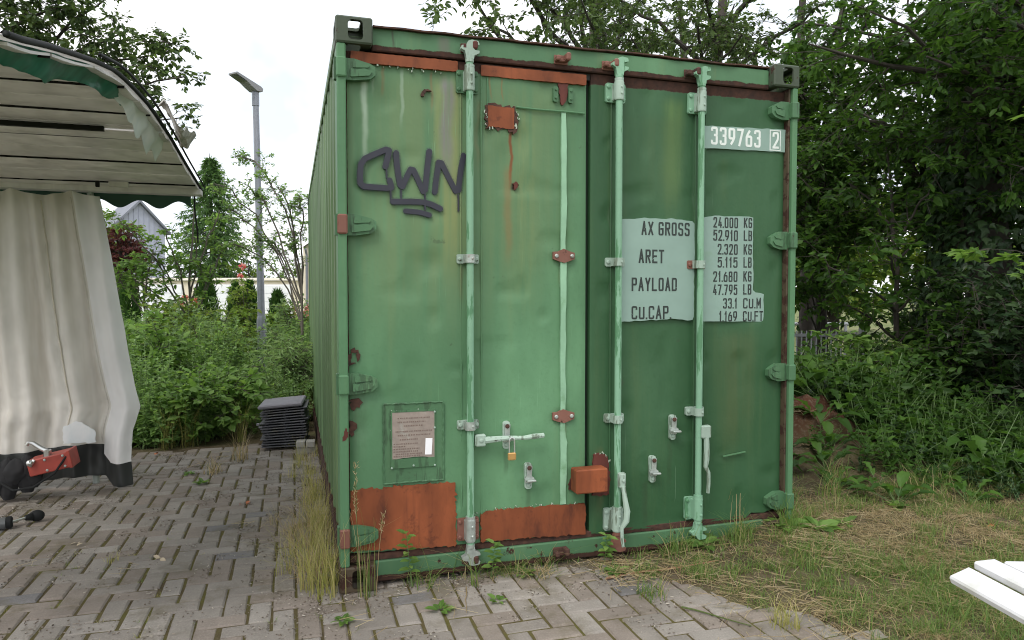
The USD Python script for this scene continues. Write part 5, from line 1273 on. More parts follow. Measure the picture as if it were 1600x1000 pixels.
tree('broadleaf_tree', 'slender tree standing behind the bar fence', (6.9, 5.2, 0), 6.5, 0.10, (0.3, -0.2),
     [((4.4, 3.3, 2.9), 2.0, .035), ((4.7, 3.0, 2.35), 1.7, .035), ((5.0, 3.2, 1.95), 1.5, .03), ((5.3, 3.6, 2.7), 2.0, .035), ((5.8, 3.2, 3.3), 2.6, .04), ((5.0, 3.8, 3.6), 2.8, .04), ((6.2, 3.4, 2.4), 1.9, .03), ((6.6, 3.8, 3.1), 2.3, .03), ((7.4, 4.0, 3.4), 2.6, .03), ((5.7, 4.4, 4.2), 3.2, .03), ((7.3, 4.4, 2.3), 1.9, .03), ((6.8, 4.0, 4.4), 3.6, .03)],
     4, LM_wood, n_sub=14, ls=0.7, n_twig=6, lt=0.27, n_leaf=8, size=0.095, tpl=OVATE, droop=0.2)
tree('broadleaf_tree', 'dense tree filling the background right of the ivy clad trunk', (9.6, 3.4, 0), 7.0, 0.2, (-0.3, 0),
     [tuple((q, 1.4 + 0.5 * i % 4, .04)) for i, q in enumerate(ring_targets((8.4, 3.1, 3.3), 1.8, 2.2, 20, R0))], 5, LM_wood, n_sub=11, ls=0.8, n_twig=6, lt=0.3, n_leaf=8, size=0.12, tpl=LITE, droop=0.2)
tree('broadleaf_tree', 'dense dark tree behind the ivy clad trunk', (7.6, 3.6, 0), 7.0, 0.16, (0, 0),
     [tuple((q, 1.6 + 0.4 * (i % 6), .04)) for i, q in enumerate(ring_targets((7.2, 3.3, 3.6), 1.2, 1.9, 14, R0))], 6, LM_wood, n_sub=11, ls=0.7, n_twig=6, lt=0.3, n_leaf=8, size=0.11, tpl=LITE, droop=0.2)
tree('sapling', 'thin leaning sapling with a dark stem in front of the sunny lawn', (5.72, 2.35, 0.0), 2.9, 0.036, (-0.25, 0.15),
     [((5.0, 2.45, 1.25), 0.95, .015), ((4.75, 2.5, 1.65), 1.2, .016), ((5.1, 2.2, 1.9), 1.5, .015), ((5.9, 2.1, 1.6), 1.2, .014), ((5.5, 2.0, 2.3), 1.8, .014), ((6.1, 2.3, 2.2), 1.7, .013), ((5.2, 2.7, 2.5), 2.0, .013), ((5.9, 2.5, 1.05), 0.9, .012)],
     7, LM_wood, n_sub=9, ls=0.42, n_twig=4, lt=0.2, n_leaf=5, size=0.11, tpl=OVATE, droop=0.2)
# ivy clad trunk
iv = thing('ivy_trunk', 'thick trunk wholly wrapped in glossy dark ivy at the right', 'tree', (6.35, 2.0, 0.0))
ir = np.random.default_rng(8)
tp = limb_path((0, 0, -0.1), (0.15, 0.1, 6.5), ir, 12, 0.03)
obj('trunk', tube(tp, np.linspace(0.22, 0.12, 12), 12), M_bark, iv, smooth=40)
n = 7500
zz = ir.uniform(0.0, 5.6, n); an = ir.uniform(0, 2 * np.pi, n)
lump = 0.30 + 0.42 * meshkit.fbm(np.stack([np.cos(an) * 1.4, np.sin(an) * 1.4, zz * 0.9], -1), 3) * np.interp(zz, [0, 1.5, 3.2, 5.6], [1.3, 1.5, 0.9, 0.6])
rad = lump * ir.uniform(0.75, 1.05, n)
ctr = np.stack([np.interp(zz, tp[:, 2], tp[:, 0]), np.interp(zz, tp[:, 2], tp[:, 1])], -1)
out = np.stack([np.cos(an), np.sin(an), 0 * an], -1)
pp = np.concatenate([ctr, zz[:, None]], 1) + out * rad[:, None]
obj('ivy', place(IVY, pp, out * 0.35 + np.array([0, 0, -0.8]) + ir.normal(0, .35, (n, 3)), out + ir.normal(0, .4, (n, 3)) + np.array([0, 0, .35]), ir.uniform(.06, .12, n)), LM_ivy, iv)
tree('broadleaf_tree', 'leafy tree filling the gap right of the upper container corner', (7.9, 6.6, 0), 7.5, 0.14, (-0.3, -0.3),
     [((6.3, 4.3, 4.6), 3.2, .04), ((6.4, 4.2, 3.6), 2.8, .04), ((6.3, 4.2, 2.7), 2.2, .04), ((7.3, 4.5, 4.0), 3.0, .04), ((6.6, 4.2, 5.1), 3.8, .04), ((5.75, 3.9, 3.35), 2.6, .04), ((7.5, 3.9, 4.6), 3.4, .04), ((5.9, 4.3, 3.9), 3.0, .04), ((6.9, 4.6, 3.2), 2.6, .04), ((5.7, 4.2, 4.4), 3.4, .04), ((7.0, 4.0, 5.4), 4.0, .04), ((6.0, 4.6, 2.9), 2.4, .04)],
     10, LM_wood, n_sub=17, ls=0.75, n_twig=6, lt=0.27, n_leaf=8, size=0.095, tpl=LITE, droop=0.22)
tree('hazel', 'low hanging hazel branches beside the right container edge before the lawn', (6.4, 4.5, 0), 2.8, 0.05, (-0.1, -0.1),
     [((5.65, 3.9, 1.55), .9, .014), ((5.85, 4.0, 2.05), 1.2, .014), ((5.6, 3.8, 2.45), 1.5, .014), ((6.3, 4.1, 1.75), 1.0, .014), ((6.5, 4.0, 2.3), 1.4, .014), ((5.5, 3.8, 1.95), 1.1, .014), ((5.9, 3.8, 2.8), 1.7, .014), ((6.2, 3.8, 2.6), 1.6, .014), ((5.55, 3.7, 2.95), 1.8, .014)],
     11, LM_wood, n_sub=11, ls=0.5, n_twig=5, lt=0.22, n_leaf=6, size=0.10, tpl=OVATE, droop=0.25)
# maple twig reaching in from the right
mt = tree('maple_tree', 'maple at the right edge holding pale lobed leaves before the ivy', (7.3, -0.1, 0), 5.0, 0.09, (0, 0), [((4.55, 0.30, 1.62), 1.9, .02), ((4.7, 0.1, 2.0), 2.1, .02), ((4.9, 0.2, 2.7), 2.6, .02), ((5.0, -0.1, 3.3), 3.0, .02), ((4.6, 0.3, 3.9), 3.4, .02), ((5.2, 0.4, 3.0), 2.7, .02), ((5.4, 0.0, 1.3), 1.5, .02)],
     9, LM_fresh, n_sub=9, ls=0.5, n_twig=4, lt=0.22, n_leaf=5, size=0.13, tpl=MAPLE, droop=0.25, start=0.45)
# sunny trees beyond the lawn
for i, (x, y, s, lb) in enumerate([(13.0, 17.5, 1.0, 'sunlit yellow green tree beyond the lawn, left of the thin sapling'), (17.5, 17.0, 1.1, 'sunlit tree beyond the lawn, seen through the gaps right of the sapling'), (21.5, 15.0, 1.2, 'sunlit tree beyond the lawn at the far right behind the wood')]):
    tree('lawn_tree', lb, (x, y, 0), 6.5 * s, 0.2, (0, 0), [tuple((q, 0.6 + 0.5 * (k_ % 6), .05)) for k_, q in enumerate(ring_targets((x, y, 3.2 * s), 2.6 * s, 3.0 * s, 26, R0))], 20 + i, LM_bright, n_sub=11, ls=1.1, n_twig=5, lt=0.5, n_leaf=8, size=0.26, tpl=LITE, droop=0.2)
tree('broadleaf_tree', 'tall wood edge tree far behind the container roof', (9.5, 13.5, 0), 9.0, 0.25, (0, 0), [tuple((q, 2.5 + 0.6 * (k_ % 6), .05)) for k_, q in enumerate(ring_targets((9.0, 12.5, 6.2), 3.0, 3.0, 22, R0))], 24, LM_over, n_sub=11, ls=1.1, n_twig=6, lt=0.4, n_leaf=7, size=0.16, tpl=LITE, droop=0.2)

# top left tree whose branches hang over the trailer
tree('broadleaf_tree', 'grey green tree behind the trailer, its branches hanging above the canopy', (-4.6, 7.4, 0), 7.0, 0.16, (0.2, -0.2),
     [((-3.2, 6.6, 4.6), 3.4, .05), ((-2.6, 6.4, 4.75), 3.6, .05), ((-2.1, 6.3, 4.45), 3.3, .045), ((-1.75, 6.2, 4.2), 3.2, .045), ((-1.9, 6.25, 3.85), 3.0, .04), ((-2.7, 6.5, 4.1), 3.0, .04), ((-1.75, 6.15, 3.55), 2.9, .03), ((-2.3, 6.0, 5.2), 3.9, .05), ((-1.55, 6.15, 4.35), 3.4, .03), ((-1.40, 6.1, 3.95), 3.1, .03), ((-2.2, 6.3, 4.9), 3.6, .04), ((-1.45, 6.05, 3.45), 2.8, .02), ((-3.4, 6.6, 5.4), 4.2, .05), ((-3.6, 6.7, 4.2), 3.0, .04), ((-2.4, 6.6, 3.9), 2.9, .035)],
     30, LM_over, n_sub=24, ls=0.55, n_twig=5, lt=0.22, n_leaf=8, size=0.082, tpl=OVATE, droop=0.3, start=0.3)
# small many stemmed tree before the garages, arching thin tree by the container
sm = [((-1.2, 8.05, 2.6), 1.2, .016), ((-1.55, 8.1, 2.2), 1.0, .016), ((-1.9, 7.9, 2.3), 1.0, .016), ((-2.15, 7.8, 2.0), 0.9, .016), ((-1.3, 7.9, 1.75), 0.8, .014), ((-2.3, 7.7, 1.6), 0.7, .012), ((-1.1, 8.2, 2.1), 1.0, .014), ((-2.4, 7.9, 2.35), 1.0, .012)]
tree('young_tree', 'young leafy tree with several thin stems beside the trailer curtain', (-1.68, 8.0, 0), 2.7, 0.03, (0.15, 0), sm, 31, LM_fresh, M_barkg, n_sub=8, ls=0.34, n_twig=4, lt=0.15, n_leaf=6, size=0.085, tpl=OVATE, droop=0.15, start=0.35)
tree('young_tree', 'second young tree with a bare straight stem next to the curtain edge', (-2.2, 7.9, 0), 1.9, 0.024, (0.0, 0), [((-2.35, 7.7, 1.85), 1.2, .012), ((-2.05, 7.8, 2.0), 1.3, .012), ((-2.5, 7.8, 1.6), 1.1, .012), ((-2.1, 7.6, 1.6), 1.1, .01)], 32, LM_fresh, M_barkg, n_sub=8, ls=0.4, n_twig=4, lt=0.18, n_leaf=6, size=0.085, tpl=OVATE, droop=0.15, start=0.3)
arc = [((-0.85, 6.4, 3.10), 1.3, .012), ((-0.70, 6.3, 2.72), 1.2, .012), ((-0.35, 6.25, 2.72), 1.3, .012), ((-0.95, 6.5, 2.45), 1.0, .010), ((-0.22, 6.2, 2.1), 1.2, .010), ((-0.6, 6.4, 2.05), 0.9, .010), ((-0.1, 6.15, 2.6), 1.4, .010), ((-0.9, 6.3, 2.0), 0.9, .010), ((-1.1, 6.5, 2.75), 1.2, .010)]
tree('thin_tree', 'thin arching tree with sparse small leaves between lamp and container', (-0.06, 6.2, 0), 1.95, 0.028, (-0.02, 0), arc, 33, LM_weed, M_barkg, n_sub=20, ls=0.24, n_twig=4, lt=0.10, n_leaf=6, size=0.048, tpl=LITE, droop=0.1, start=0.25, sag=0.22)
# garden trees further back
tree('copper_tree', 'dark red leaved ornamental tree beside the trailer curtain', (-4.25, 16.6, 0), 3.2, 0.12, (0, 0), [tuple((q, 1.3 + 0.3 * (k_ % 5), .03)) for k_, q in enumerate(ring_targets((-4.22, 16.5, 2.55), .70, .75, 18, R0))], 34, LM_red, n_sub=8, ls=0.35, n_twig=5, lt=0.18, n_leaf=7, size=0.10, tpl=LITE)
for i, (x, y, w, z, lb) in enumerate([(-12.0, 47.0, 2.4, 6.4, 'light yellow green tree below the valance'), (-3.0, 48.0, 1.9, 3.7, 'low yellow green bush above the garage roof left of the lamp'), (-6.6, 25.0, 1.0, 4.3, 'leafy light green garden tree above the copper tree'), (0.2, 47.0, 1.8, 3.6, 'low yellow green bush above the garage roof right of the lamp')]):
    tree('garden_tree', lb, (x, y, 0), z, 0.1, (0, 0), [tuple((q, z * (0.25 + 0.1 * (k_ % 5)), .03)) for k_, q in enumerate(ring_targets((x, y, z * 0.78), w, z * 0.27, 16, R0))], 40 + i, LM_bright, n_sub=9, ls=0.7, n_twig=5, lt=0.3, n_leaf=7, size=0.16, tpl=LITE)
# spruce
sp = thing('spruce', 'tall dark spruce behind the young tree, its tip above the valance', 'conifer', (-5.3, 48.6, 0))
sr = np.random.default_rng(50)
obj('trunk', tube([(0, 0, 0), (0, 0, 5.4), (-0.1, 0, 10.8)], [0.24, 0.15, 0.02], 8), M_bark, sp)
A, B = [], []
for z in np.arange(1.2, 10.7, 0.34):
    m = int(9 + (11 - z) * 1.0); a = sr.uniform(0, 6.28) + np.arange(m) * 6.28 / m + sr.normal(0, .2, m); L_ = np.minimum(10.9 - z, 5.5) * 0.44 * sr.uniform(.7, 1.15, m) + 0.1
    A.append(np.stack([0 * a, 0 * a, 0 * a + z], -1)); B.append(np.stack([L_ * np.cos(a), L_ * np.sin(a), z - 0.25 * L_ + sr.normal(0, .06, m)], -1))
A, B = np.concatenate(A), np.concatenate(B)
obj('branches', prisms(A, B, np.full(len(A), .02), np.full(len(A), .006), 3), M_bark, sp)
t = sr.uniform(.15, 1, (len(A), 38, 1)); p = (A[:, None] + (B - A)[:, None] * t).reshape(-1, 3)
d = (unit(B - A)[:, None] * .7 + sr.normal(0, .45, (len(A), 38, 3)) + np.array([0, 0, -.25])).reshape(-1, 3)
obj('crown', place(LANCE, p, d, sr.normal(0, .5, p.shape) + np.array([0, 0, 1.]), sr.uniform(.24, .5, len(p))), LM_spruce, sp)
# columnar thujas
for i, (x, y, h, w, lb) in enumerate([(-3.25, 12.3, 1.66, .22, 'columnar dark thuja beside the trailer curtain'), (-1.92, 12.96, 1.72, .28, 'broad columnar thuja midway between curtain and lamp'), (-1.40, 13.8, 1.55, .20, 'left one of the two thujas touching each other left of the lamp'), (-1.12, 14.05, 1.60, .21, 'right one of the two touching thujas, directly left of the lamp'), (-0.47, 11.5, 1.38, .20, 'small thuja between lamp and container')]):
    th = thing('thuja', lb, 'thuja', (x, y, 0), 0, 'columnar thujas before the garages')
    r_ = np.random.default_rng(60 + i); n = 2600
    z = r_.uniform(0.02, 1, n) ** 0.9; an = r_.uniform(0, 6.28, n)
    rad = w * np.interp(z, [0, .25, .6, .85, 1], [.85, 1, .82, .5, .05]) * (0.75 + 0.5 * meshkit.fbm(np.stack([np.cos(an) * 2, np.sin(an) * 2, z * 5 + i * 3], -1), 3)) * r_.uniform(.55, 1.05, n)
    o_ = np.stack([np.cos(an), np.sin(an), 0 * an], -1)
    obj('crown', place(LANCE, o_ * rad[:, None] + np.array([0, 0, 1.]) * (z * h)[:, None], o_ * .5 + np.array([0, 0, 1.]) + r_.normal(0, .3, (n, 3)), o_ + r_.normal(0, .5, (n, 3)), r_.uniform(.08, .18, n)), LM_thuja, th)
    obj('trunk', cyl((0, 0, -.05), (0, 0, h * .8), .03, 6), M_bark, th)

# ---- plants built once and repeated
def stems_mesh(rng, n, spread, h, lean, r=0.004):
    a = rng.uniform(0, 6.28, n); q = rng.uniform(0, 1, n) ** .5 * spread
    A = np.stack([q * np.cos(a), q * np.sin(a), 0 * q], -1); hh = h * rng.uniform(.6, 1.1, n)
    B = A + np.stack([rng.normal(0, lean, n) * hh, rng.normal(0, lean, n) * hh, hh], -1)
    return A, B
def weed_plant(seed, n_st, h, nl, size, tpl, spread=.1, lean=.18, flat=.6):
    r = np.random.default_rng(seed); A, B = stems_mesh(r, n_st, spread, h, lean)
    st = prisms(A, B, np.full(n_st, .0045), np.full(n_st, .002), 3)
    t = r.uniform(.12, 1.02, (n_st, nl, 1)); p = (A[:, None] + (B - A)[:, None] * t).reshape(-1, 3)
    d = r.normal(0, 1, (n_st * nl, 3)); d[:, 2] = d[:, 2] * .3 + .25
    sz = size * r.uniform(.5, 1.2, n_st * nl) * (1.25 - .7 * t.reshape(-1))
    return st, place(tpl, p, d, r.normal(0, .4, d.shape) + np.array([0, 0, 1.]), sz)
def blades(rng, n, spread, h, bend, w=.004, seg=3):
    a = rng.uniform(0, 6.28, n); q = rng.uniform(0, 1, n) ** .6 * spread
    base = np.stack([q * np.cos(a), q * np.sin(a), 0 * q], -1)
    dr = rng.uniform(0, 6.28, n); out = np.stack([np.cos(dr), np.sin(dr), 0 * dr], -1); side = np.stack([-np.sin(dr), np.cos(dr), 0 * dr], -1)
    hh = h * rng.uniform(.45, 1.15, n); bb = bend * rng.uniform(.2, 1.3, n)
    V = []
    for k_ in range(seg + 1):
        s = k_ / seg
        c = base + out * (hh * bb * s ** 2)[:, None] + np.array([0, 0, 1.]) * (hh * (s - .35 * np.minimum(bb, 1.4) * s ** 2))[:, None]
        ww = w * (1 - .88 * s)
        V += [c - side * ww / 2, c + side * ww / 2]
    V = np.stack(V, 1)
    f = []
    for k_ in range(seg): f += [(2 * k_, 2 * k_ + 1, 2 * k_ + 3), (2 * k_, 2 * k_ + 3, 2 * k_ + 2)]
    return V.reshape(-1, 3), (np.array(f)[None] + (np.arange(n) * 2 * (seg + 1))[:, None, None]).reshape(-1, 3)
def instancer(name, label, cat, protos, pos, ang, scale, which):
    path = '/World/' + numbered('/World', name)
    pi = UsdGeom.PointInstancer.Define(stage, path)
    tg = []
    for k_, parts in enumerate(protos):
        x = UsdGeom.Xform.Define(stage, f'{path}/plant_{k_:03d}'); tg.append(x.GetPath())
        for nm, m, mat in parts:
            v, f, _ = meshkit.arrays(m); mm = usdkit.mesh(stage, f'{path}/plant_{k_:03d}/{nm}', (v, f), mat)
            if mat in LEAFY: give_rnd(mm, m, f'{path}{k_}{nm}')
    pi.CreatePrototypesRel().SetTargets(tg)
    pi.CreateProtoIndicesAttr(Vt.IntArray.FromNumpy(np.asarray(which, np.int32)))
    pi.CreatePositionsAttr(Vt.Vec3fArray.FromNumpy(np.asarray(pos, np.float32)))
    q = np.stack([np.cos(ang / 2), 0 * ang, 0 * ang, np.sin(ang / 2)], 1)
    pi.CreateOrientationsAttr(Vt.QuathArray([Gf.Quath(float(a), float(b), float(c), float(d)) for a, b, c, d in q]))
    pi.CreateScalesAttr(Vt.Vec3fArray.FromNumpy(np.repeat(np.asarray(scale, np.float32)[:, None], 3, 1)))
    return tag(pi, label, cat, None, 'stuff')

wr = np.random.default_rng(70)
protos = []
for k_ in range(4):
    st, lv = weed_plant(200 + k_, 8, .95, 40, .10, LANCE if k_ % 2 else LITE, .14, .16); protos.append([('stems', st, M_stemg), ('leaves', lv, LM_weed)])
for k_ in range(3):
    st, lv = weed_plant(210 + k_, 7, .92, 36, .085, LITE, .12, .2); protos.append([('stems', st, M_stemg), ('leaves', lv, LM_weed2)])
for k_ in range(3):
    st, lv = weed_plant(220 + k_, 7, .62, 17, .12, OVATE, .16, .3); protos.append([('stems', st, M_stemg), ('leaves', lv, LM_weed)])
for k_ in range(2): protos.append([('blades', blades(np.random.default_rng(230 + k_), 46, .12, .85, .5, .006), LM_yellow)])
N = 1050
x = wr.uniform(-4.8, -0.02, N); y = 3.5 + wr.uniform(0, 1, N) ** 1.35 * 6.5
ok = (y > 3.55 + .12 * (x + 1.5)) & ~((x > -.62) & (y < 3.95)) & ~((x < -1.55) & (y < 3.0))
x, y = x[ok], y[ok]; N = len(x)
dep = y - 3.55
which = np.where(dep < .5, wr.choice([7, 8, 9, 0, 10, 5], N), wr.choice(12, N, p=[.12, .12, .12, .12, .09, .09, .09, .075, .075, .08, .01, .01]))
sc_ = np.interp(dep, [0, .4, 1.2, 3, 6.5], [.5, .70, .86, .92, .95]) * wr.uniform(.75, 1.12, N) * (.50 + 1.05 * meshkit.fbm(np.stack([x * 1.1, y * 1.1, 0 * x], -1), 2, 41)) * np.where(np.abs(x - (-.19 - .0397 * (y + 3.276))) < .17 + .02 * (y - 4), .42, 1.0)
instancer('tall_weeds', 'mass of tall green weeds growing between the paving and the garden', 'weeds', protos, np.stack([x, y, ground_z(x, y) - .01], 1), wr.uniform(0, 6.28, N), sc_, which)

# undergrowth on the right: low dark mass
protos = []
for k_ in range(4):
    st, lv = weed_plant(240 + k_, 8, .55, 16, .11, OVATE, .2, .4); protos.append([('stems', st, M_stemg), ('leaves', lv, LM_wood)])
for k_ in range(2):
    st, lv = weed_plant(250 + k_, 7, .4, 22, .075, IVY, .2, .5); protos.append([('stems', st, M_stemg), ('leaves', lv, LM_ivy)])
N = 760
x = wr.uniform(3.0, 9.0, N); y = wr.uniform(-.6, 5.5, N)
edge = np.interp(x, [3.0, 3.3, 3.55, 3.8, 4.3, 5.0, 9.0], [3.0, 1.5, .35, -.1, -.35, -.6, -.9])
ok = (y > edge) & ~((np.hypot(x - 3.55, y - 1.7) < .72))
x, y = x[ok], y[ok]; N = len(x)
instancer('undergrowth', 'low shady undergrowth beneath the trees', 'undergrowth', protos, np.stack([x, y, ground_z(x, y)], 1), wr.uniform(0, 6.28, N), np.interp(y - np.interp(x, [3.0, 3.3, 3.55, 3.8, 4.3, 5.0, 9.0], [3.0, 1.5, .35, -.1, -.35, -.6, -.9]), [0, .5, 1.3, 2.5], [.32, .55, .85, 1.15]) * wr.uniform(.8, 1.2, N) * np.where((x > 3.8) & (x < 6.9) & (y > 2.3), .62, 1.0), wr.choice(6, N))

# shrubs as things
def shrub(label, base, h, w, seed, lm, tpl, size, nst=9, nl=None, **kw):
    r = np.random.default_rng(seed); t = thing('shrub', label, 'shrub', base)
    lb = []
    for k_ in range(nst):
        a = r.uniform(0, 6.28); q = w * r.uniform(.3, 1)
        lb.append((limb_path((r.normal(0, .06), r.normal(0, .06), -.03), (q * math.cos(a), q * math.sin(a), h * r.uniform(.5, 1.05)), r, 7, .05, .08), .012, .004))
    wd, lv = foliage(lb, r, n_sub=9, ls=.45, n_twig=5, lt=.18, n_leaf=nl or 6, size=size, tpl=tpl, droop=.2, start=.15, sides=5, **kw)
    obj('stems', wd, M_bark, t); obj('leaves', lv, lm, t)
for i, (lb, b, h, w, lm, tpl, sz) in enumerate([
    ('dark glossy shrub at the right picture edge behind the broad leaves', (5.55, 0.75, 0), 1.75, .60, LM_ivy, IVY, .09), ('dark shrub below the ivy clad trunk', (5.75, 1.45, 0), 1.5, .55, LM_ivy, IVY, .09), ('dark leafy shrub right of the thin sapling', (5.55, 1.95, 0), 1.25, .45, LM_wood, OVATE, .085),
    ('green shrub behind the heap of earth', (4.75, 2.75, 0), .62, .45, LM_wood, OVATE, .09), ('low shrub below the bar fence', (4.35, 3.3, 0), .45, .40, LM_wood, OVATE, .085), ('lighter green shrub at the foot of the sapling', (5.25, 2.2, 0), .8, .42, LM_fresh, OVATE, .10),
    ('dark shrub at the far right edge of the picture', (6.3, 0.5, 0), 2.0, .65, LM_ivy, IVY, .10), ('bushy dark shrub between ivy trunk and maple', (6.6, 1.2, 0), 2.2, .6, LM_wood, OVATE, .09), ('shrub against the right container wall behind the fence line', (3.3, 4.6, 0), 1.1, .5, LM_wood, OVATE, .09),
    ('tall bush in the shade behind the dark trunk', (8.3, 4.6, 0), 1.6, .6, LM_wood, OVATE, .10), ('tall shady bush behind the ivy at the right', (7.6, 2.7, 0), 1.9, .7, LM_wood, OVATE, .10)]):
    shrub(lb, b, h, w, 300 + i, lm, tpl, sz)
for i, (lb, b, h, w, lm, tpl, sz) in enumerate([
    ('leafy bush in the weeds beside the lower curtain edge', (-1.75, 5.2, 0), .95, .40, LM_fresh, OVATE, .10), ('pale green bush rising from the weeds left of the lamp foot', (-1.15, 6.6, 0), 1.1, .34, LM_bright, OVATE, .085), ('bush in the weeds between lamp foot and container', (-.22, 7.3, 0), 1.1, .25, LM_weed2, LITE, .08),
    ('low broad bush at the front of the weeds left of the dark stack', (-1.05, 4.1, 0), .50, .38, LM_fresh, OVATE, .10), ('tall loose bush behind the weeds under the young tree', (-1.9, 7.2, 0), 1.2, .42, LM_bright, OVATE, .09), ('slender bush directly behind the dark stack', (-.17, 4.9, 0), .85, .18, LM_weed2, LANCE, .10)]):
    shrub(lb, b, h, w, 360 + i, lm, tpl, sz, 8)
# rose bushes
def rose(label, base, h, w, seed, nf):
    r = np.random.default_rng(seed); t = thing('rose_bush', label, 'rose bush', base)
    lb = []
    for k_ in range(8):
        a = r.uniform(0, 6.28); lb.append((limb_path((0, 0, 0), (w * r.uniform(.2, 1) * math.cos(a), w * r.uniform(.2, 1) * math.sin(a), h * r.uniform(.6, 1.05)), r, 6, .05), .012, .004))
    wd, lv = foliage(lb, r, n_sub=7, ls=.4, n_twig=4, lt=.2, n_leaf=6, size=.10, tpl=LITE, sides=4)
    obj('stems', wd, M_bark, t); obj('leaves', lv, LM_bright, t)
    for k_ in range(nf):
        a = r.uniform(0, 6.28); c = np.array([w * r.uniform(.1, .9) * math.cos(a), w * r.uniform(.1, .9) * math.sin(a) - .1, h * r.uniform(.72, 1.08)])
        n_ = 26; d_ = unit(r.normal(0, 1, (n_, 3)) + np.array([0, 0, .3]))
        obj('blossom', place(OVATE, c + d_ * .015, d_, r.normal(0, 1, (n_, 3)), r.uniform(.05, .085, n_)), M_rose, t)
rose('rose bush with pink red blossoms left of the broad thuja', (-2.25, 12.0, 0), 1.25, .45, 330, 7)
rose('rose bush with a red bloom high above the garage edge', (-1.15, 12.6, 0), 1.85, .3, 331, 2)
rose('rose bush with small red blossoms beside the container', (-0.12, 10.0, 0), 1.15, .40, 332, 3)

# broad leaved plants at the wood edge, one built, the others copied
def broad_plant(seed, n=9, size=.26):
    r = np.random.default_rng(seed); a = np.arange(n) * 2.4 + r.normal(0, .25, n)
    el = r.uniform(.35, 1.1, n); ln = r.uniform(.10, .26, n)
    o_ = np.stack([np.cos(a) * np.cos(el), np.sin(a) * np.cos(el), np.sin(el)], -1); base = np.zeros((n, 3)); tip = base + o_ * ln[:, None]
    st = prisms(base, tip, np.full(n, .005), np.full(n, .003), 4)
    ns, nw = 8, 5
    V, F = [], []
    for k_ in range(n):
        L_ = size * r.uniform(.6, 1.1); w = L_ * r.uniform(.36, .5)
        s = np.linspace(0, 1, ns); d = o_[k_]; side = unit(np.cross([0, 0, 1.], d)); upv = np.cross(d, side)
        curve = tip[k_] + np.outer(s * L_, d) + np.outer(-(s ** 2) * L_ * r.uniform(.35, .75), [0, 0, 1.])
        prof_ = w * np.sin(np.pi * np.clip(s * .93 + .05, 0, 1)) ** .75
        q = np.linspace(-.5, .5, nw)
        P_ = curve[:, None] + side * (prof_[:, None, None] * q[None, :, None]) + upv * (np.abs(q)[None, :, None] * prof_[:, None, None] * .35 + (.012 * np.sin(s * 17)[:, None, None] * np.abs(q)[None, :, None] * 2))
        v, f = surf(P_); F.append(f + sum(len(x_) for x_ in V)); V.append(v)
    return st, (np.vstack(V), np.vstack(F))
bp0 = thing('broad_leaved_plant', 'broad leaved weed beside the small white blossom', 'plant', (4.0, .55, 0.0), 0, 'broad leaved weeds at the edge of the wood')
st, lv = broad_plant(401); obj('stems', st, M_stemg, bp0); obj('leaves', lv, LM_dock, bp0, smooth=True)
bp1 = thing('broad_leaved_plant', 'broad leaved weed with long arching blades nearest the bench', 'plant', (4.25, .15, 0.0), 0, 'broad leaved weeds at the edge of the wood')
st, lv = broad_plant(402, 11, .34); obj('stems', st, M_stemg, bp1); obj('leaves', lv, LM_dock, bp1, smooth=True)
br_ = np.random.default_rng(77)
descr = ['close to the white blossom', 'directly behind the bench end', 'right of the white blossom in the front row', 'behind the front row of leaves', 'at the front of the dark shrub', 'between blossom and heap of earth', 'in the middle of the shady leaves', 'under the ivy shrub', 'at the right picture edge', 'right of the heap of earth', 'in the second row under the ivy', 'lowest at the right picture edge', 'beside the heap of earth at its right foot', 'in deep shade left of the ivy', 'nearest the bench in the front row', 'alone in the grass left of the blossom', 'in the third row at the right', 'below the thin sapling', 'under the ivy clad trunk', 'directly before the sapling stem', 'low in front of the heap of earth', 'at the left foot of the heap near the container', 'right in front of the heap of earth', 'in the grass below the white blossom', 'small and low in the dark grass left of the blossom', 'close to the lower right container corner before the heap', 'on the right flank of the heap of earth', 'in the grass right before the heap']
spots = [(4.4, .42), (4.62, .12), (4.9, .35), (4.75, .70), (5.1, .05), (4.3, .95), (4.55, 1.2), (5.2, .65), (5.4, .3), (4.0, 1.35), (4.95, 1.05), (5.6, -.05), (4.1, 1.75), (4.7, 1.6), (5.0, -.25), (3.75, .85), (5.35, 1.1), (4.45, 2.1), (5.0, 1.9), (4.75, 2.3), (3.32, .78), (3.12, .50), (3.55, .98), (3.75, .05), (3.30, .15), (3.0, .95), (3.75, 1.35), (3.45, .45)]
for k_, (x_, y_) in enumerate(spots):
    copy_of(bp0 if k_ % 2 else bp1, 'broad_leaved_plant', 'broad leaved green weed ' + descr[k_], (x_, y_, float(ground_z(x_, y_))), br_.uniform(0, 360), (br_.uniform(.7, 1.35) if k_ < 20 else br_.uniform(.45, .7),) * 3)
fl = thing('white_blossom', 'tiny white bindweed blossom among the leaves at the edge of the wood', 'flower', (3.95, .47, .10))
obj('petals', place(OVATE, np.zeros((6, 3)), np.stack([np.cos(np.arange(6)), np.sin(np.arange(6)), .6 + 0 * np.arange(6)], -1), np.tile([0, 0, 1.], (6, 1)), np.full(6, .04)), M_paper, fl)
obj('stem', cyl((0, 0, -.12), (0, 0, 0), .002, 5), M_stemg, fl)

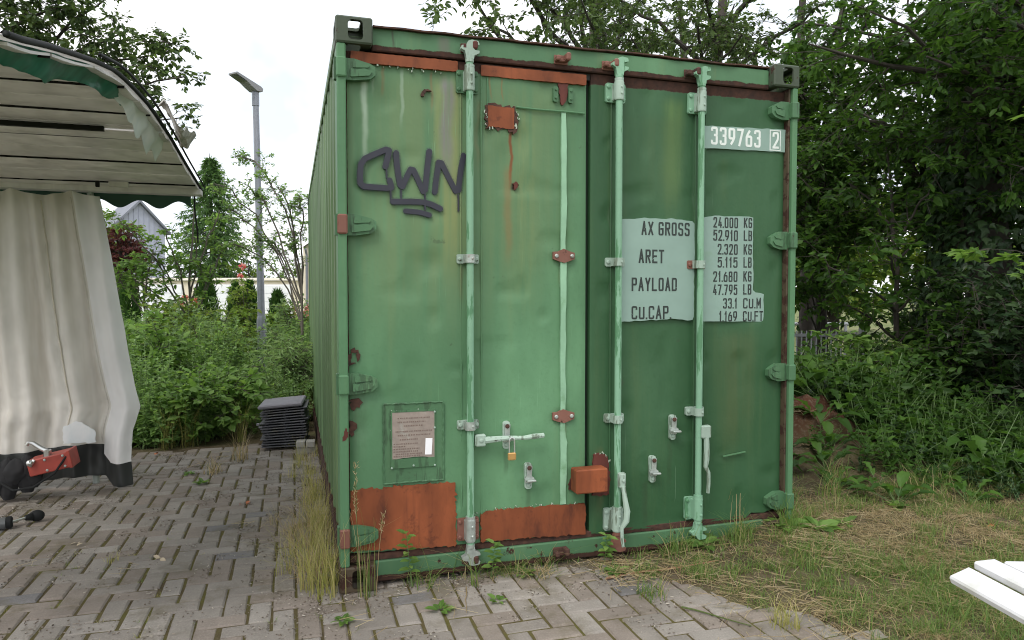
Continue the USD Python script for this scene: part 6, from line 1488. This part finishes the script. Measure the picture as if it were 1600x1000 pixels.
# ---- grass
protos = []
for k_ in range(3): protos.append([('blades', blades(np.random.default_rng(500 + k_), 36, .06, .065, 1.2, .0040), LM_grass)])
for k_ in range(3): protos.append([('blades', blades(np.random.default_rng(510 + k_), 26, .07, .042, 3.0, .003), LM_dry)])
for k_ in range(2): protos.append([('blades', blades(np.random.default_rng(520 + k_), 24, .05, .16, 1.0, .0042), LM_grass)])
N = 6500
x = wr.uniform(.3, 4.6, N); y = wr.uniform(-1.9, 1.7, N)
a = grass_amount(x, y)
nz_ = meshkit.fbm(np.stack([x * 1.1, y * 1.1, 0 * x], -1), 3, 31)
nd = meshkit.fbm(np.stack([x * 1.6, y * 1.6, 0 * x + 7], -1), 3, 12)
ok = (a > wr.uniform(.25, .8, N)) & (wr.uniform(0, 1, N) < .25 + 1.5 * (nd - .2)) & ~((x < 2.5) & (y > .07))
ok &= (y < .35 + .5 * wr.uniform(0, 1, N) ** 3) & (y < 1.0)
x, y, nz_ = x[ok], y[ok], nz_[ok]; N = len(x)
dry = wr.uniform(0, 1, N) < np.clip(.48 + 2.4 * (nz_ - .5), .1, .9)
longg = (y > np.interp(x, [2.4, 3, 4, 4.6], [-.05, .15, .1, -.2])) & (wr.uniform(0, 1, N) < .22)
which = np.where(longg, wr.choice([6, 7], N), np.where(dry, wr.choice([3, 4, 5], N), wr.choice([0, 1, 2], N)))
instancer('grass', 'short patchy grass, part green part dry, right of the paving', 'grass', protos, np.stack([x, y, ground_z(x, y) - .004], 1), wr.uniform(0, 6.28, N), wr.uniform(.6, 1.35, N), which)
# straw lying about
def straw(seed, n, sp_):
    r = np.random.default_rng(seed); c = np.stack([r.normal(0, sp_, n), r.normal(0, sp_, n), r.uniform(.004, .02, n)], -1); a = r.uniform(0, 6.28, n); L_ = r.uniform(.03, .13, n)
    d = np.stack([np.cos(a), np.sin(a), r.normal(0, .12, n)], -1)
    return prisms(c - d * L_[:, None] / 2, c + d * L_[:, None] / 2, np.full(n, .0012), np.full(n, .0007), 3)
protos = [[('straws', straw(600 + k_, 26, .07), LM_dry)] for k_ in range(4)]
N = 900
x = wr.uniform(.25, 3.9, N); y = wr.uniform(-1.9, 1.7, N)
hay = .25 * (x > 1.3) * (y < .2) + np.exp(-((x - 2.9) / .45) ** 2 - ((y + .45) / .28) ** 2)
hp = .5 * np.exp(-((x - 3.4) / .5) ** 2 - ((y - .95) / .45) ** 2)
fr = np.exp(-((y + .02 - .02 * x) / .10) ** 2) * (x > .75) * (x < 2.3)
ok = (wr.uniform(0, 1, N) < np.clip(.30 * grass_amount(x, y) * (y < .6) + hay + fr + hp, 0, 1)) & ~((x < 2.45) & (y > .045))
x, y = x[ok], y[ok]; N = len(x)
instancer('straw', 'loose dry straw and grass cuttings lying on the ground', 'straw', protos, np.stack([x, y, np.maximum(ground_z(x, y), 0.002)], 1), wr.uniform(0, 6.28, N), wr.uniform(.7, 1.3, N), wr.choice(4, N))
# long yellow green grass along the container wall, tufts in the joints
protos = [[('blades', blades(np.random.default_rng(700 + k_), 26, .06, .34, .8, .0036, 4), LM_yellow)] for k_ in range(3)] + [[('blades', blades(np.random.default_rng(710 + k_), 34, .08, .26, 1.3, .0034, 4), LM_dry)] for k_ in range(2)]
N = 72
y = wr.uniform(-.02, 2.9, N); x = -.02 - np.abs(wr.normal(0, .10, N)) * np.interp(y, [0, .5, 1.2, 2.9], [.9, 1.2, 1.1, .9])
keep_ = wr.uniform(0, 1, N) < np.interp(y, [0, 1.0, 1.5, 2.9], [1, 1, .55, .35])
x, y = x[keep_], y[keep_]; N = len(x)
instancer('wall_grass', 'long yellow green grass along the foot of the container wall', 'grass', protos, np.stack([x, y, 0 * x - .01], 1), wr.uniform(0, 6.28, N), np.interp(y, [0, .8, 2.9], [1.15, 1.0, .7]) * wr.uniform(.6, 1.1, N), wr.choice(5, N, p=[.2, .2, .15, .22, .23]))
protos = [[('blades', blades(np.random.default_rng(720 + k_), 14, .018, .026, .9, .0028), LM_yellow if k_ else LM_grass)] for k_ in range(3)] + [[('blades', blades(np.random.default_rng(730 + k_), 26, .05, .12, .9, .0032), LM_yellow if k_ else LM_grass)] for k_ in range(2)]
N = 1500
i_ = wr.integers(-24, 29, N); j_ = wr.integers(-18, 34, N)
alongx = wr.uniform(0, 1, N) < .3
x = -.89 + .1 * i_ + np.where(alongx, wr.uniform(0, .1, N), wr.normal(0, .003, N)); y = .128 + .1 * j_ + np.where(alongx, wr.normal(0, .002, N), wr.uniform(0, .1, N))
m_ = (i_ + j_) % 4
# only where a real joint runs
onjoint = np.where(alongx, (m_ == 0) | (m_ == 1) | (m_ == 2), (m_ == 0) | (m_ == 2) | (m_ == 3))
moss = meshkit.fbm(np.stack([x * 1.2, y * 1.2, 0 * x], -1), 3, 17)
ok = onjoint & (wr.uniform(0, 1, N) < np.clip((moss - .40) * 3.0, .04, 1)) & ~((x > 0.0) & (y > .06)) & (x < 2.0) & (y < 3.4) & (x > -2.7)
x, y = x[ok], y[ok]; N = len(x)
big = (wr.uniform(0, 1, N) < .05)
instancer('joint_grass', 'tiny grass and moss tufts in the paving joints', 'grass', protos, np.stack([x, y, 0 * x - .012], 1), wr.uniform(0, 6.28, N), wr.uniform(.6, 1.2, N), np.where(big, wr.choice([3, 4], N), wr.choice(3, N)))
# crumbs of sand, bark and stalks on the paving
def crumbs(seed, n, sp_):
    r = np.random.default_rng(seed); c = np.stack([r.normal(0, sp_, n), r.normal(0, sp_, n), r.uniform(.001, .004, n)], -1); a = r.uniform(0, 6.28, n); L_ = r.uniform(.003, .012, n)
    d = np.stack([np.cos(a), np.sin(a), r.normal(0, .2, n)], -1); w = r.uniform(.0012, .0032, n)
    return prisms(c - d * L_[:, None] / 2, c + d * L_[:, None] / 2, w, w * .7, 4)
M_crumb = leafmat('sandy_crumbs', (0.07, 0.055, 0.04), (0.17, 0.14, 0.11), (0.36, 0.33, 0.28), trans=0.0, rough=0.9)
protos = [[('crumbs', crumbs(650 + k_, 30, .05), M_crumb)] for k_ in range(4)] + [[('straws', straw(660 + k_, 5, .06), LM_dry)] for k_ in range(2)]
N = 1700
x = wr.uniform(-2.7, 1.9, N); y = wr.uniform(-1.4, 3.4, N)
dens = meshkit.fbm(np.stack([x * 1.3, y * 1.3, 0 * x + 5], -1), 3, 23)
nearc = np.exp(-np.maximum(-y, 0) / .22) * (x > -.3) * (y < .06) + np.exp(-np.maximum(-x, 0) / .35) * (x < 0) * (y > -.2)
ok = (wr.uniform(0, 1, N) < np.clip((dens - .42) * 1.6, .03, .6) + .8 * nearc) & ~((x > 0) & (y > .05))
x, y = x[ok], y[ok]; N = len(x)
instancer('paving_crumbs', 'crumbs of sand, bark and dry stalks scattered on the paving', 'litter', protos, np.stack([x, y, np.maximum(ground_z(x, y), 0.001)], 1), wr.uniform(0, 6.28, N), wr.uniform(.7, 1.3, N), wr.choice(6, N, p=[.22, .22, .22, .22, .06, .06]))
# single grass tussocks and little weeds one can point to
for k_, (lb, x_, y_, h, n_, m, bd) in enumerate([
    ('tall upright grass tuft before the lower left corner casting', .115, -.05, .42, 16, LM_grass, .25), ('dry grass tussock left of the dark slab stack', -.62, 2.95, .30, 60, LM_dry, .6), ('dry tussock on the paving right of the curtain', -.78, 2.55, .16, 60, LM_dry, .9), ('green grass clump at the right edge of the paving', 1.34, -.42, .13, 60, LM_grass, .8),
    ('slender grass clump below the left door rod', .60, -.07, .25, 22, LM_grass, .9), ('grass clump on the paving edge near the bench', 1.72, -.84, .15, 60, LM_yellow, .9), ('yellowish tussock beside the container wall corner', -.14, .10, .36, 24, LM_yellow, .5), ('reddish brown dry grass under the right door', 2.12, .10, .30, 50, LM_dry, .3),
    ('green grass before the sill under the right door', 1.72, -.03, .20, 55, LM_grass, .9), ('grass clump hiding the lower right corner of the container', 2.36, -.05, .24, 60, LM_grass, .9), ('leafy grass between the right door rod and the corner', 2.05, -.06, .20, 60, LM_grass, 1.0), ('bleached straw tussock under the left door edge', .93, -.05, .10, 50, LM_dry, 2.6)]):
    t_ = thing('grass_tuft', lb, 'grass tuft', (x_, y_, float(max(ground_z(x_, y_), -.005))))
    obj('blades', blades(np.random.default_rng(800 + k_), n_, .035 if n_ < 30 else .07, h, bd, .0045, 4), m, t_)
def seedhead(x_, y_, h, lb, lean):
    t_ = thing('grass_stalk', lb, 'grass stalk', (x_, y_, 0))
    r = np.random.default_rng(int(h * 1000)); top = np.array([lean, -.02, h])
    obj('stalk', tube([(0, 0, 0), (lean * .4, -.01, h * .55), tuple(top)], [.0018, .0014, .001], 5), LM_dry, t_)
    n_ = 40; tt = r.uniform(.80, 1.03, n_)
    obj('seed_head', place(LANCE, top * tt[:, None] + r.normal(0, .004, (n_, 3)), r.normal(0, .5, (n_, 3)) + np.array([0, 0, 1.]), r.normal(0, 1, (n_, 3)), np.full(n_, .018)), LM_dry, t_)
seedhead(.075, -.06, .60, 'tall dry grass stalk with seed head before the left orange patch', -.01); seedhead(.09, -.05, .47, 'shorter grass stalk with seed head before the left corner post', -.03); seedhead(.155, -.05, .36, 'low grass stalk right of the corner casting', .03)
def rosette(lb, x_, y_, n_, s_, seed, lift=.5, lm=LM_fresh):
    r = np.random.default_rng(seed); t_ = thing('small_weed', lb, 'weed', (x_, y_, float(max(ground_z(x_, y_), 0.0))))
    a = r.uniform(0, 6.28, n_); d = np.stack([np.cos(a), np.sin(a), r.uniform(.1, lift, n_)], -1)
    obj('leaves', place(OVATE, d * .01 + np.array([0, 0, .005]), d, np.tile([0, 0, 1.], (n_, 1)) + r.normal(0, .2, (n_, 3)), s_ * r.uniform(.6, 1.1, n_)), lm, t_)
for k_, a_ in enumerate([('small green weed in a joint before the orange patch', .40, -.30, 12, .06), ('little weed rosette left of the corner casting', -.01, -.28, 12, .05), ('pale weed on the paving right of the first rosette', .66, -.28, 9, .05), ('small weed below the left door gap', .86, -.03, 8, .06),
        ('leafy weed under the right door rod', 1.86, -.02, 14, .09), ('leafy weed under the lower right hinge', 2.35, -.02, 16, .11), ('lobed weed under the right end of the door', 2.52, -.10, 16, .12), ('tiny weed patch at the grass edge', 1.30, -.15, 16, .06), ('green weed patch on the paving right of the curtain', -.83, 2.25, 18, .06), ('small clover patch on the paving behind the long grass', -.95, 2.55, 14, .05), ('low weed with round leaves right of the heap', 3.25, .10, 10, .10), ('broad weed beside the straw', 2.75, -.05, 10, .09)]):
    rosette(*a_, 900 + k_)
def stem_weed(lb, x_, y_, h, seed, lean=0.0):
    r = np.random.default_rng(seed); t_ = thing('small_weed', lb, 'weed', (x_, y_, 0))
    obj('stem', tube([(0, 0, 0), (lean * .5, -.01, h * .5), (lean, -.01, h)], [.003, .002, .001], 5), M_stemg, t_)
    n_ = 16; tt = np.linspace(.3, 1, n_); a = np.arange(n_) * 2.4; d = np.stack([np.cos(a), np.sin(a) * .6 - .3, r.uniform(-.1, .4, n_)], -1)
    obj('leaves', place(OVATE, np.stack([lean * tt, -.01 + 0 * tt, h * tt], -1), d, np.tile([0, -.3, 1.], (n_, 1)), .055 * r.uniform(.6, 1.1, n_)), LM_fresh, t_)
stem_weed('thistle like weed before the sill under the orange patch', .325, -.01, .27, 950, -.03); stem_weed('thin stem weed right of the left door rod', .70, -.02, .18, 951, .02); stem_weed('thin weed before the sill below the lock box', 1.29, -.02, .16, 952, .01)
# twigs and fallen leaves
for k_, (lb, p0, p1, r_, m) in enumerate([('long reddish twig lying at the grass edge', (1.22, -.20), (1.83, -.20), .006, plain('reddish_twig', (0.26, 0.13, 0.075), .8)), ('pale dry stalk lying before the right door', (1.62, -.02), (2.45, -.16), .004, LM_dry), ('bent pale stalk on the paving before the left door', (.56, -.10), (.50, -.36), .0025, LM_dry), ('short stick lying on the right paving', (1.40, -.58), (1.58, -.82), .004, LM_dry)]):
    t_ = thing('fallen_twig', lb, 'twig', (0, 0, 0)); q = limb_path((*p0, .012), (*p1, .016), np.random.default_rng(960 + k_), 7, .04)
    q[:, 2] = np.maximum(ground_z(q[:, 0], q[:, 1]), 0) + .010
    obj('stick', tube(q, np.linspace(r_, r_ * .5, 7), 6), m, t_)
M_oleaf = plain('orange_dead_leaf', (0.42, 0.13, 0.05), .7); M_tleaf = plain('tan_dead_leaf', (0.40, 0.33, 0.23), .8)
for k_, (lb, x_, y_, m) in enumerate([('orange fallen leaf on the paving near the long grass', -.50, 1.60, M_oleaf), ('small orange leaf at the weed edge behind the curtain corner', -1.33, 3.42, M_oleaf), ('pale dry leaf in the middle of the left paving', -.86, .72, M_tleaf), ('pale scrap on the paving left of the dry leaf', -1.32, 1.10, M_tleaf), ('orange dead leaf in front of the dark wood', 3.55, -.28, M_oleaf)]):
    t_ = thing('fallen_leaf', lb, 'leaf', (x_, y_, max(float(ground_z(x_, y_)), 0) + .006))
    r = np.random.default_rng(970 + k_); n_ = 3
    obj('leaf_blade', place(OVATE, r.normal(0, .012, (n_, 3)) * np.array([1, 1, .1]), r.normal(0, 1, (n_, 3)) * np.array([1, 1, .15]), np.tile([0, 0, 1.], (n_, 1)) + r.normal(0, .3, (n_, 3)), r.uniform(.03, .05, n_)), m, t_)
